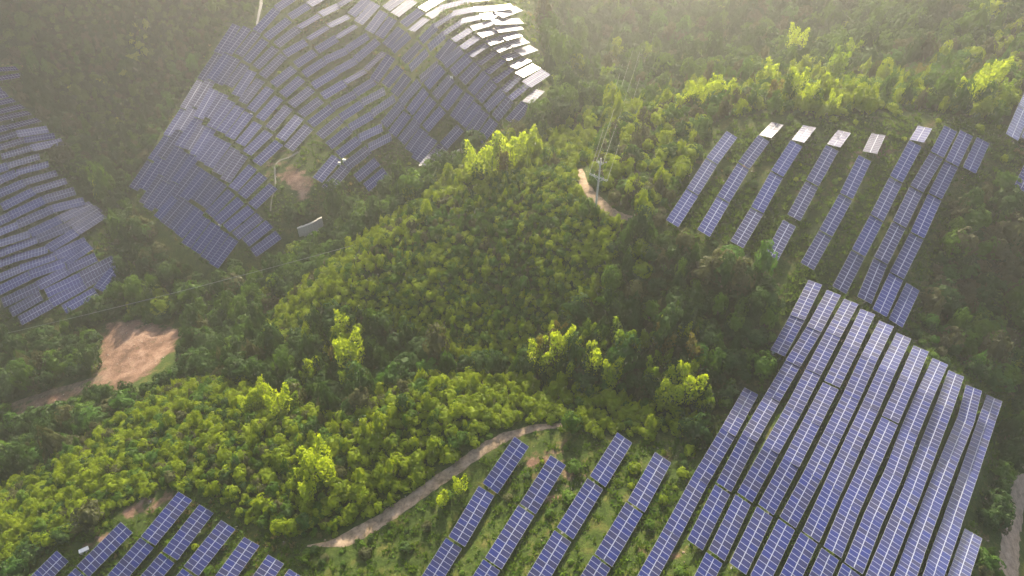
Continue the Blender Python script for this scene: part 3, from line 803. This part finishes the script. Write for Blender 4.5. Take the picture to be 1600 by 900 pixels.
# ------------------------------------------------------------------ where plants grow
MG = 1.0; MX0, MY0, MNX, MNY = -340, 10, 680, 460
near_tab = np.full((MNX, MNY), 99.0, np.float32)        # metres to the nearest table edge
def stamp(c0, c1, hw, out=3.0):
    x0, x1 = sorted((c0[0], c1[0])); y0, y1 = sorted((c0[1], c1[1])); m = hw + out + 1
    i0, i1 = max(0, int(x0 - m - MX0)), min(MNX, int(x1 + m - MX0) + 1); j0, j1 = max(0, int(y0 - m - MY0)), min(MNY, int(y1 + m - MY0) + 1)
    if i1 <= i0 or j1 <= j0: return
    gx, gy = np.meshgrid(np.arange(i0, i1) + MX0 + .5, np.arange(j0, j1) + MY0 + .5, indexing='ij')
    dx, dy = c1[0] - c0[0], c1[1] - c0[1]; L = dx * dx + dy * dy + 1e-9
    t = np.clip(((gx - c0[0]) * dx + (gy - c0[1]) * dy) / L, 0, 1)
    dd = np.hypot(gx - c0[0] - t * dx, gy - c0[1] - t * dy) - hw
    near_tab[i0:i1, j0:j1] = np.minimum(near_tab[i0:i1, j0:j1], dd)
for t in tabs: stamp(t['A'], t['B'], 1.5)
road_d = np.full((MNX, MNY), 99.0, np.float32)
_sv = near_tab; near_tab = road_d
for xy, ww in ROADS:
    for k in range(len(xy) - 1): stamp(xy[k], xy[k + 1], ww[k] / 2)
for a_, b_ in (((467, 366), (505, 349)), ((706, 248), (734, 236))):
    A_, B_ = hit(*a_), hit(*b_); stamp(A_, B_, 1.5); stamp(A_ - [0, 3, 0], B_ - [0, 3, 0], 1.5)
near_tab = _sv
def look(a, x, y):
    i = np.clip((x - MX0).astype(int), 0, MNX - 1); j = np.clip((y - MY0).astype(int), 0, MNY - 1)
    return a[i, j]
# open ground with grass and weeds only (fields under the arrays, cleared strips)
OPEN = [poly("1045,372 1035,340 1120,190 1180,178 1300,185 1440,170 1580,200 1600,230 1600,300 1545,285 1500,330 1470,400 1440,470 1450,520 1520,590 1585,620 1560,720 1530,830 1520,920 480,960 535,845 600,820 700,760 790,690 870,668 960,690 1080,690 1130,640 1190,600 1200,520 1225,440 1180,400 1120,385"),
        poly("30,920 60,860 130,830 200,790 280,765 340,778 400,830 500,850 540,845 540,960 30,960"),
        poly("200,300 350,30 400,30 400,-30 830,-30 860,110 845,150 790,215 730,240 690,265 620,290 560,315 500,310 440,330 440,380 380,405 340,425 300,400 240,345"),
        poly("-60,100 45,100 45,130 0,140 110,220 75,245 135,300 165,330 190,410 155,460 110,490 30,510 -60,480"),
        poly("600,215 730,250 700,270 600,300 570,270")]
CLEAR = [poly('150,505 300,505 300,545 262,600 190,632 150,625 90,645 20,665 15,640 60,612 150,588'), poly('1545,905 1555,840 1570,780 1590,720 1640,680 1640,960 1545,960')]
SLIP = [s[0] for s in SOIL if s[1] >= 0.8]
ZONES = [  # class weights put sunlight and shade into the leaf colour, beside real species tone
 ('brightcrest', poly("400,520 440,470 520,410 600,350 680,295 740,250 850,215 930,200 930,290 850,262 780,285 720,330 640,400 560,450 500,490 440,540"), 1.3, (0.55, 0.95), [3, 2, 2, 2, 2, 3], [8, 2, .2, .6, .2]),  # mostly yel: sun on the crest given as leaf colour
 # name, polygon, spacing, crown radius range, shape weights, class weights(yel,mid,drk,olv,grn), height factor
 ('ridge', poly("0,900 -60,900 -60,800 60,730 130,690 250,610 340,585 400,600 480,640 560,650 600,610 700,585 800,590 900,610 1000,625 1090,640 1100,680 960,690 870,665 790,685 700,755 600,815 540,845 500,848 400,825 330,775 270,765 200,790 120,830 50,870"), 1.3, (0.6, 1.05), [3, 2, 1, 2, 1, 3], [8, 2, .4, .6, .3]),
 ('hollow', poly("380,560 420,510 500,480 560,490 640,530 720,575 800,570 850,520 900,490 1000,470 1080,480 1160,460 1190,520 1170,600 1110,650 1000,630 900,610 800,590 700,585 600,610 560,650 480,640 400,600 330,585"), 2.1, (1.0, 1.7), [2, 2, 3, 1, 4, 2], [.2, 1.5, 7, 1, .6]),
 ('shoulder', poly("980,340 1060,370 1150,400 1190,460 1190,520 1160,480 1080,490 1000,480 950,450 960,380"), 2.2, (1.0, 1.75), [3, 3, 2, 1, 2, 2], [.6, 3, 6, 1.2, .5]),
 ('hill', poly("440,500 520,440 600,380 680,320 740,275 850,240 920,290 980,340 960,380 950,450 900,490 850,520 800,570 720,575 640,530 560,490 500,480"), 1.02, (0.52, 0.86), [4, 2, 1, 2, 2, 4], [6, 5, .3, .3, .2]),
 ('crest', poly("740,235 860,205 900,180 1000,160 1100,130 1200,110 1300,130 1400,110 1500,90 1640,0 1640,120 1600,150 1560,195 1440,170 1300,185 1180,180 1120,190 1040,330 1045,372 990,350 920,290 850,240 740,275"), 1.9, (0.8, 1.6), [3, 2, 2, 2, 2, 3], [5, 4, 1, 2, .4]),
 ('rightwood', poly("1500,330 1545,285 1640,300 1660,900 1540,900 1570,720 1600,640 1585,620 1520,590 1450,520 1440,470 1470,400"), 2.7, (1.3, 2.3), [4, 4, 2, 1, 1, 3], [.7, 4, 3, 3, 1.2]),
 ('leftslope', poly("90,0 400,-30 400,30 350,30 200,300 150,240 100,180 80,90"), 2.0, (0.7, 1.5), [3, 2, 1, 3, 1, 3], [.2, 3.5, 6, 1.2, .4]),  # mostly drk: shade over the upper left given as leaf colour
]
def zone_of(px, py):
    z = np.full(px.shape, -1)
    for k in range(len(ZONES) - 1, -1, -1): z[in_poly(px, py, ZONES[k][1])] = k
    z[in_poly(px, py, OPEN[0]) | in_poly(px, py, OPEN[1]) | in_poly(px, py, OPEN[2]) | in_poly(px, py, OPEN[3]) | in_poly(px, py, OPEN[4])] = -2
    for s in SLIP: z[in_poly(px, py, s)] = -3
    for s in CLEAR: z[in_poly(px, py, s)] = -3
    return z
DEF = ('wood', None, 2.6, (1.2, 2.2), [4, 4, 2, 1, 1, 3], [.2, 3, 7, 1, .6])  # drk weight also stands for the shade on the left valley
allP, allI, allS, allRt, allZ = [], [], [], [], []
for zi in list(range(len(ZONES))) + [-1, -2]:
    if zi >= 0: _, _, sp, (r0, r1), sw, cw = ZONES[zi]
    elif zi == -1: _, _, sp, (r0, r1), sw, cw = DEF
    else: sp, (r0, r1), sw, cw = 2.6, (0.35, 0.95), [3, 2, 0, 5, 0, 3], [2, 6, 3, 1, 1]
    gx, gy = np.meshgrid(np.arange(-420, 420, sp), np.arange(20, 640, sp * .9), indexing='ij')
    x = (gx + nr.uniform(-.5, .5, gx.shape) * sp).ravel(); y = (gy + nr.uniform(-.5, .5, gy.shape) * sp).ravel()
    z = H(x, y); px, py = proj(np.stack([x, y, z], -1))
    k = (px > -140) & (px < 1740) & (py > -110) & (py < 1010)
    x, y, z, px, py = x[k], y[k], z[k], px[k], py[k]
    k = zone_of(px, py) == zi
    x, y, z = x[k], y[k], z[k]
    rr = nr.uniform(r0, r1, len(x)) * nr.choice([0.55, 0.7, 0.85, 1, 1.15, 1.35, 1.6] if zi in (2, 3, 6, -1) else [0.6, 0.75, 0.9, 1, 1.15, 1.35], len(x))
    nt_, nrd = look(near_tab, x, y), look(road_d, x, y)
    k = (nt_ > rr * .9 + 0.2) & (nrd > rr * .7) & (look(near_tab, x, y + rr * 1.8) > 0.2) & (look(near_tab, x, y + rr * 3.0) > 0)
    if zi == -2: k &= nr.rand(len(x)) < np.where(lattice(x, y, 14, 9) > 0.02, 0.75, 0.2) * np.where(y < 95, 1.2, 0.55)
    elif zi >= 0 and ZONES[zi][0] == 'hill': k &= nr.rand(len(x)) < 0.97
    x, y, z, rr = x[k], y[k], z[k], rr[k]
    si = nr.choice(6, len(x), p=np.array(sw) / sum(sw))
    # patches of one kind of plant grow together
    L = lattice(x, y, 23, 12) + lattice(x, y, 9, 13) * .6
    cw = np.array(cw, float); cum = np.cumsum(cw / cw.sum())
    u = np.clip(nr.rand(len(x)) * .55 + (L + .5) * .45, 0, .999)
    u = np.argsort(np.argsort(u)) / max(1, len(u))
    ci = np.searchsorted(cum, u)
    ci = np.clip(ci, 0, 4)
    ts = {2: 1.1}.get(0, 1)
    hh = rr * nr.uniform(.95, 1.6, len(x)) * (0.95 if zi == 4 else 1)
    allP.append(np.stack([x, y, z - 0.05 * rr], 1)); allI.append(si * len(CLASSES) + ci)
    allS.append(np.stack([rr, rr * nr.uniform(.85, 1.15, len(x)), hh], 1)); allRt.append(np.stack([nr.uniform(-.08, .08, len(x)), nr.uniform(-.08, .08, len(x)), nr.uniform(0, 6.28, len(x))], 1))
    allZ.append(np.full(len(x), zi))
P, Ix, S, Rt, Zn = [np.concatenate(a) for a in (allP, allI, allS, allRt, allZ)]
# tall trees (above 1.25 m crown radius) are trees, the others shrubs
px, py = proj(P)
dist = np.linalg.norm(P - np.array([0, 0, CAM_Z]), axis=1)
app = S[:, 0] / dist
infr = (px > 0) & (px < 1600) & (py > 5) & (py < 895)
istree = S[:, 0] > 1.25
cand = np.where(istree & infr)[0]
top = cand[np.argsort(-app[cand])][:290]
single = np.zeros(len(P), bool); single[top] = True
print('PLANTS', len(P), 'trees', istree.sum(), 'in frame', len(cand))
ZN = {0: 'on the bright crest of the central hill', 1: 'on the bright green ridge', 2: 'in the shaded hollow', 3: 'on the wooded shoulder of the central hill', 4: 'on the central hill', 5: 'along the sunlit crest',
      6: 'in the wood beside the lower right array', 7: 'on the dim far slope', -1: 'in the dark valley wood', -2: 'on the open ground among the solar tables'}
CN = ['yellow-green', 'mid-green', 'dark green', 'olive', 'fresh green']
SN = ['round-crowned', 'uneven-crowned', 'tall narrow', 'low spreading', 'cone-shaped', 'round-crowned']
LM = [(n_, hit(a_, b_)) for n_, a_, b_ in (('the bare earth clearing', 200, 550), ('the curved retaining wall', 486, 358), ('the power pole', 930, 330), ('the pale gravel road', 1585, 800), ('the lower tip of the far hillside array', 340, 430), ('the lowest tables of the left edge array', 60, 500), ('the bamboo grove below the central hill', 920, 580), ('the two bamboo clumps in the hollow', 545, 560), ('the tip of the dirt track', 880, 655), ('the short top row of the lower right array', 1230, 470), ('the upper edge of the lower right array', 1480, 545), ('the first hilltop row', 1045, 355), ('the faint valley track', 50, 625), ('the white box', 133, 850), ('the short retaining wall', 718, 245))]
for k in top:
    si, ci = divmod(int(Ix[k]), len(CLASSES))
    e = bpy.data.objects.new('tree', None); C.objects.link(e)
    e.location = P[k]; e.rotation_euler = Rt[k]; e.scale = S[k]
    cme, tm = crown_meshes[(si, ci)]
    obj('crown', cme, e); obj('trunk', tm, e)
    zn = ZN[int(Zn[k])]
    best = min(LM, key=lambda q: np.hypot(P[k][0] - q[1][0], P[k][1] - q[1][1]))
    ln = 'near ' + best[0] if np.hypot(P[k][0] - best[1][0], P[k][1] - best[1][1]) < 26 else zn
    sz = 'large' if S[k][0] > 2.3 else 'medium-sized' if S[k][0] > 1.7 else 'small'
    tag(e, '%s %s %s tree %s' % (sz, SN[si], CN[ci], ln), 'tree', '%s %s %s trees %s' % (sz, SN[si], CN[ci], ln))
m = istree & ~single
scatter('forest', P[m], Ix[m], S[m], Rt[m], proto_col, 'mixed green forest covering the hills and valleys', 'forest')
m = ~istree
scatter('undergrowth', P[m], Ix[m], S[m], Rt[m], proto_col, 'low shrubs and young trees carpeting the hillsides', 'undergrowth')
# weeds and grass tufts on the open ground
sp = 0.85
gx, gy = np.meshgrid(np.arange(-330, 330, sp), np.arange(20, 420, sp), indexing='ij')
x = (gx + nr.uniform(-.5, .5, gx.shape) * sp).ravel(); y = (gy + nr.uniform(-.5, .5, gy.shape) * sp).ravel()
z = H(x, y); px, py = proj(np.stack([x, y, z], -1))
k = (px > -60) & (px < 1660) & (py > -40) & (py < 960); x, y, z, px, py = x[k], y[k], z[k], px[k], py[k]
zz = zone_of(px, py)
so = np.zeros(len(x))
for pl_, v in SOIL: so = np.maximum(so, in_poly(px, py, pl_) * v)
den = np.where(zz == -2, np.clip(0.55 + 1.2 * lattice(x, y, 8, 21), .08, 1), 0.0) * (1 - so * .85)
den = np.where(np.hypot(x, y) > 210, den * .6, den)
k = (nr.rand(len(x)) < den) & (look(road_d, x, y) > 0.2)
x, y, z = x[k], y[k], z[k]
s = nr.uniform(.5, 1.15, len(x)) * (1 + 0.5 * lattice(x, y, 11, 22))
wi = nr.randint(0, 6, len(x)); wi[(wi == 5) & (lattice(x, y, 15, 23) < .1)] = 1
scatter('grass', np.stack([x, y, z - .03], 1), wi, np.stack([s, s, s * nr.uniform(.6, 1.2, len(s))], 1), np.stack([0 * x, 0 * x, nr.uniform(0, 6.28, len(x))], 1), weed_col, 'rough grass and weeds on the ground between the solar tables', 'grass')
print('WEEDS', len(x))

# loose stones on the tracks and bare earth
stone_col = bpy.data.collections.new('stone_prototypes')
for k in range(4):
    bm = bmesh.new(); bmesh.ops.create_icosphere(bm, subdivisions=1, radius=1); r_ = random.Random(k)
    for v in bm.verts: v.co = Vector((v.co.x, v.co.y * .8, v.co.z * .55)) * r_.uniform(.75, 1.2)
    me = bpy.data.meshes.new('stone'); bm.to_mesh(me); bm.free(); me.materials.append(DIRT_G if k % 2 else DIRT_P)
    o = bpy.data.objects.new('s%02d' % k, me); stone_col.objects.link(o)
sp = 0.7
gx, gy = np.meshgrid(np.arange(-250, 250, sp), np.arange(20, 330, sp), indexing='ij')
x = (gx + nr.uniform(-.5, .5, gx.shape) * sp).ravel(); y = (gy + nr.uniform(-.5, .5, gy.shape) * sp).ravel()
z = H(x, y); px, py = proj(np.stack([x, y, z], -1))
so = np.zeros(len(x))
for pl_, v in SOIL: so = np.maximum(so, in_poly(px, py, pl_) * v)
rd = look(road_d, x, y)
k = nr.rand(len(x)) < np.where(so > .8, .10, np.where(so > 0, .05, 0)) + np.where(rd < .3, .12, 0)
x, y, z = x[k], y[k], z[k]
s_ = .06 + .22 * nr.rand(len(x)) ** 3
scatter('rubble', np.stack([x, y, z + .06], 1), nr.randint(0, 4, len(x)), np.stack([s_, s_, s_], 1), np.stack([0 * x, 0 * x, nr.uniform(0, 6.28, len(x))], 1), stone_col, 'loose stones lying on the dirt tracks and bare earth', 'stones')

# bamboo clumps: (x, y of the foot in the photograph, height in pixels there, colour)
BAM = [(541, 527, 30, 'b'), (525, 568, 30, 'r'), (540, 572, 30, 'b'), (558, 575, 45, 'b'), (491, 588, 30, 'b'), (484, 602, 22, 'g'), (550, 608, 26, 'g'), (417, 632, 34, 'b'), (442, 650, 36, 'b'), (462, 640, 22, 'g'),
       (391, 645, 30, 'b'), (842, 582, 38, 'b'), (856, 560, 34, 'r'), (861, 528, 24, 'b'), (878, 528, 26, 'r'), (882, 570, 46, 'b'), (890, 592, 30, 'b'), (858, 592, 22, 'g'), (899, 560, 30, 'b'), (920, 590, 46, 'b'), (908, 590, 24, 'r'),
       (936, 562, 30, 'g'), (956, 606, 40, 'b'), (971, 548, 36, 'g'), (990, 553, 22, 'b'), (1010, 545, 26, 'g'), (1033, 556, 38, 'r'), (1063, 530, 22, 'b'), (1081, 566, 36, 'r'), (1034, 575, 26, 'g'), (1014, 602, 34, 'g'), (1028, 612, 30, 'g'),
       (1046, 632, 38, 'b'), (1028, 632, 24, 'b'), (1066, 605, 40, 'b'), (1072, 625, 42, 'b'), (1084, 585, 30, 'g'), (1105, 640, 28, 'g'), (915, 535, 26, 'g'), (1090, 640, 20, 'b'),
       (488, 740, 34, 'b'), (513, 745, 38, 'b'), (489, 778, 28, 'b'), (475, 752, 20, 'b'), (745, 278, 45, 'b'), (765, 278, 48, 'b'), (785, 270, 40, 'r'), (800, 262, 48, 'b'), (820, 250, 40, 'b'), (838, 245, 34, 'b'),
       (1085, 172, 36, 'b'), (1105, 168, 36, 'b'), (1065, 178, 30, 'b'), (1125, 162, 32, 'b'), (1196, 145, 40, 'b'), (1205, 165, 36, 'r'), (1240, 160, 40, 'b'), (1262, 172, 34, 'b'), (1288, 158, 36, 'b'), (1297, 178, 28, 'b'), (1300, 135, 42, 'g'), (1320, 155, 30, 'g'),
       (1238, 90, 38, 'b'), (1500, 172, 36, 'b'), (1515, 164, 38, 'b'), (1530, 152, 40, 'b'), (1542, 140, 34, 'b'), (942, 134, 28, 'g'), (960, 130, 22, 'g'), (62, 128, 42, 'G'), (85, 130, 28, 'G'), (1560, 160, 26, 'g'),
       (1035, 512, 20, 'b'), (690, 790, 18, 'b'), (720, 770, 18, 'b'), (815, 522, 18, 'g'), (1430, 130, 26, 'r'), (1330, 100, 30, 'g'), (1010, 100, 26, 'g')]
bam_mats = {'b': F_BAM, 'r': F_RST, 'g': F_BG, 'G': F_GRN}
bam_c = {}
def bam_crown(k, c):
    if (k, c) not in bam_c: bam_c[(k, c)] = mesh_from('fronds', bam_meshes[k][0], bam_meshes[k][1], [bam_mats[c]])
    return bam_c[(k, c)]
seen = {}
for n, (bx, by, bh, c) in enumerate(BAM):
    p = hit(bx, by); dd = np.linalg.norm(p - np.array([0, 0, CAM_Z]))
    el = math.asin((CAM_Z - p[2]) / dd)
    hgt = 1.25 * min(10.0, bh * dd / FPX / max(.45, math.cos(el)) * .95)
    k = n % 3; s = hgt / 2.9
    e = bpy.data.objects.new('bamboo_clump', None); C.objects.link(e)
    e.location = (p[0], p[1], p[2] - .2); e.rotation_euler = (0, 0, rnd.uniform(0, 6.28)); sx = s * rnd.uniform(.72, .95); e.scale = (sx, sx, s)
    obj('fronds', bam_crown(k, c), e); obj('culms', bam_meshes[k][2], e)
    cn = {'b': 'bright yellow-green', 'r': 'russet', 'g': 'dull green', 'G': 'fresh green'}[c]
    wh = 'in the hollow between the ridges' if 480 < by < 660 and bx < 640 else 'in the grove below the central hill' if 480 < by < 660 else 'on the bright lower ridge' if by > 660 else 'left of the far hillside array' if bx < 200 else 'at the foot of the far hillside array' if bx < 860 else 'behind the hilltop array'
    seen.setdefault((cn, wh), []).append((bx, by, e))
for (cn, wh), L_ in seen.items():
    for q, (_, _, e) in enumerate(sorted(L_, key=lambda a: (a[0], a[1]))):
        tag(e, '%s bamboo clump %s' % (cn, wh) if len(L_) == 1 else '%s bamboo clump, %s from left %s' % (cn, ORD[q + 1], wh), 'bamboo', '%s bamboo clumps %s' % (cn, wh))

# ------------------------------------------------------------------ power pole and lines
pf = hit(930, 332)
def at_depth(px, py, y):     # the point of a sight line at distance y ahead
    d = ray(px, py); t = y / d[1]; return Vector((d[0] * t, y, d[2] * t + CAM_Z))
ptop = at_depth(935, 246, pf[1] + 0.3)
ph = ptop.z - pf[2]
print('POLE', ph, pf)
pole = bpy.data.objects.new('power_pole', None); C.objects.link(pole); pole.location = pf
tag(pole, 'tall concrete power pole with cross-arms on the crest of the central hill', 'power pole')
mb = MB(); mb.tube((0, 0, -.5), (0.1, 0, ph), .26, .16, 10); obj('shaft', mb.mesh('shaft', [CONC]), pole)
ua = Vector((0.80, -0.6, 0)).normalized()
ends = []
for zz_, hw in ((ph * .66, 2.2), (ph * .92, .8)):
    mb = MB(); a, b = -ua * hw, ua * hw
    for off in (-.14, .14):
        o_ = Vector((ua.y, -ua.x, 0)) * (.2 if off > 0 else -.2)
        mb.tube(a + o_ + Vector((0, 0, zz_)), b + o_ + Vector((0, 0, zz_)), 0.055, .055, 4)
    mb.tube(a * .6 + Vector((0, 0, zz_)), Vector((0, 0, zz_ - 1.1)), .04, .04, 4); mb.tube(b * .6 + Vector((0, 0, zz_)), Vector((0, 0, zz_ - 1.1)), .04, .04, 4)
    obj('cross_arm', mb.mesh('cross_arm', [WHITE]), pole)
    for s_ in (-1, -.5, .5, 1):
        q = ua * hw * s_ + Vector((0, 0, zz_))
        mb = MB()
        for j in range(3): mb.tube(q + Vector((0, 0, .06 + j * .12)), q + Vector((0, 0, .15 + j * .12)), .09, .05, 8)
        obj('insulator', mb.mesh('insulator', [CERAM]), pole)
        if abs(s_) == 1: ends.append(Vector(pf) + q + Vector((0, 0, .45)))
mb = MB(); mb.tube((0, 0, ph - 1.2), (1.3, 0, ph - 1.0), .04, .04, 4); mb.box((1.3, 0, ph - 1.0), (.25, .25, .2)); obj('lamp_bracket', mb.mesh('lamp_bracket', [GALV]), pole)
def wire(name, a, b, sag, label, rad=0.022, n=24):
    a, b = Vector(a), Vector(b); mb = MB(); prev = None
    for i in range(n + 1):
        t = i / n; p = a.lerp(b, t) - Vector((0, 0, sag * 4 * t * (1 - t)))
        if prev is not None: mb.tube(prev, p, rad, rad, 4, 0, False)
        prev = p
    o = obj(name, mb.mesh(name, [WIRE])); tag(o, label, 'power line', 'power lines'); return o
labs = ['power line running up from the left end of the upper cross-arm', 'power line running up from the right end of the upper cross-arm',
        'power line running up from the left end of the lower cross-arm', 'power line running up from the right end of the lower cross-arm']
for k, ((tx, ty), lb) in enumerate(zip(((1000, -6), (1035, -6), (1012, -6), (1024, -6)), labs)):
    wire('power_line', ends[k], at_depth(tx, ty, 400) , 4.0, lb)
gl = [hit(*p) for p in ((-30, 535), (205, 480), (430, 428), (590, 372))]
gl = [Vector((g[0], g[1], g[2] + 6)) for g in gl]
def overhead(px, py, y): return at_depth(px, py, y)
wire('power_line', overhead(-40, 532, gl[0].y), overhead(585, 374, gl[3].y), 1.0, 'single thin power line crossing the dark left valley', 0.05, 40)

# ------------------------------------------------------------------ retaining walls, cabinets, lamp post
def wall_piece(name, a, b, h, t, label, mat, cap=True):
    A, B = hit(*a), hit(*b); dv = Vector(B) - Vector(A); L = dv.length
    e = bpy.data.objects.new(name, None); C.objects.link(e); e.location = A
    ang = math.atan2(dv.y, dv.x); e.rotation_euler = (0, 0, ang); tag(e, label, 'retaining wall')
    n = max(4, int(L / 1.6)); sl = dv.z / math.hypot(dv.x, dv.y)
    Lh = math.hypot(dv.x, dv.y)
    for i in range(n):
        x0, x1 = Lh * i / n, Lh * (i + 1) / n; mb = MB(); z0 = sl * (x0 + x1) / 2
        c = (x0 + x1) / 2; bow = -0.35 * math.sin(math.pi * (c / Lh)) * 2
        V = []
        for x in (x0 + .02, x1 - .02):
            for yy, z in ((bow - t / 2 - h * .18, -1.2), (bow + t / 2, -1.2), (bow + t / 2, h), (bow - t / 2, h)): V.append((x, yy, z + sl * x))
        mb.add(V, [(0, 1, 2, 3), (7, 6, 5, 4), (0, 4, 5, 1), (1, 5, 6, 2), (2, 6, 7, 3), (3, 7, 4, 0)])
        obj('panel', mb.mesh('wall_panel', [mat]), e)
        if cap:
            mb = MB(); mb.box((0, 0, 0), ((x1 - x0) / math.cos(math.atan(sl)) - .01, t + .15, .16), 0, Matrix.Translation((c, bow, h + z0 + .09)) @ Matrix.Rotation(-math.atan(sl), 4, 'Y')); obj('coping', mb.mesh('coping', [CONC]), e)
    return e
wall_piece('retaining_wall', (467, 366), (505, 349), 2.4, .6, 'curved grey concrete retaining wall below the bare earth slip', CONC_D)
wall_piece('retaining_wall', (706, 248), (734, 236), 2.2, .5, 'short pale retaining wall below the end of the far hillside array', CONC_D)

def cabinet(px, py, s, label, name='cabinet'):
    p = hit(px, py); e = bpy.data.objects.new(name, None); C.objects.link(e); e.location = p; e.rotation_euler = (0, 0, rnd.uniform(-.5, .5)); tag(e, label, 'cabinet')
    mb = MB(); mb.box((0, 0, .9 * s), (.9 * s, .5 * s, 1.1 * s)); mb.box((0, 0, 1.48 * s), (1.02 * s, .62 * s, .07)); obj('case', mb.mesh('case', [WHITE]), e)
    mb = MB(); mb.box((0, -.27 * s, .9 * s), (.78 * s, .04, .95 * s)); obj('door', mb.mesh('door', [WHITE]), e)
    for sx in (-.35, .35):
        mb = MB(); mb.tube((sx * s, 0, -.3), (sx * s, 0, .38 * s), .05, .05, 6); obj('leg', mb.mesh('leg', [GALV]), e)
for (x, y, s, l) in [(88, 334, 1.0, 'small white cabinet beside the upper rows of the left edge array'), (100, 349, .9, 'small white cabinet lowest of three on the left edge array'), (117, 342, 1.0, 'small white cabinet at the right of three on the left edge array'),
                     (539, 256, 1.15, 'larger white cabinet of the pair between lower tables of the far hillside'), (531, 259, .9, 'smaller white cabinet of the pair between lower tables of the far hillside'), (394, 183, .9, 'small white cabinet in the aisle of the far hillside array'),
                     (345, 355, .8, 'small white cabinet near the lower tip of the far hillside array'), (20, 190, .8, 'small white cabinet near the top of the left edge array'), (706, 126, .9, 'small pale cabinet among the hazy far hillside tables'),
                     (1208, 553, .7, 'small white cabinet at the foot of the short row in the lower right array')]:
    cabinet(x, y, s, l)
p = hit(133, 862)
e = bpy.data.objects.new('white_box', None); C.objects.link(e); e.location = p; e.rotation_euler = (0, 0, .55); tag(e, 'white box lying on bare earth beside the lower left array', 'box')
mb = MB(); mb.box((0, 0, .35), (1.6, .8, .7)); obj('case', mb.mesh('case', [WHITE]), e)
mb = MB(); mb.box((0, 0, .74), (1.7, .9, .08)); obj('lid', mb.mesh('lid', [WHITE]), e)
p = hit(661, 272)
e = bpy.data.objects.new('lamp_post', None); C.objects.link(e); e.location = p; tag(e, 'white post with a bracket below the last far hillside table', 'post')
mb = MB(); mb.tube((0, 0, -.3), (0, 0, 3.0), .12, .10, 8); obj('pole', mb.mesh('pole', [WHITE]), e)
mb = MB(); mb.box((-.45, 0, 3.0), (1.0, .3, .2)); obj('bracket', mb.mesh('bracket', [WHITE]), e)

# ------------------------------------------------------------------ haze
HAZE = 0.00058
zlo = float(ZZ.min()) - 3; zhi = max(float(ZZ.max()), CAM_Z) + 12
mb = MB(); mb.box((0, 2200, (zlo + zhi) / 2), (8400, 7800, zhi - zlo))
hz = obj('haze', mb.mesh('haze', [])); tag(hz, 'thin sunlit morning haze in the valleys', kind='stuff')
m = bpy.data.materials.new('haze_air'); m.use_nodes = True; nt = m.node_tree; nt.nodes.clear()
out = nt.nodes.new('ShaderNodeOutputMaterial'); pv = nt.nodes.new('ShaderNodeVolumePrincipled')
pv.inputs['Color'].default_value = (0.93, 0.93, 0.95, 1); pv.inputs['Density'].default_value = HAZE; pv.inputs['Anisotropy'].default_value = 0.70
nt.links.new(pv.outputs[0], out.inputs['Volume']); hz.data.materials.append(m)
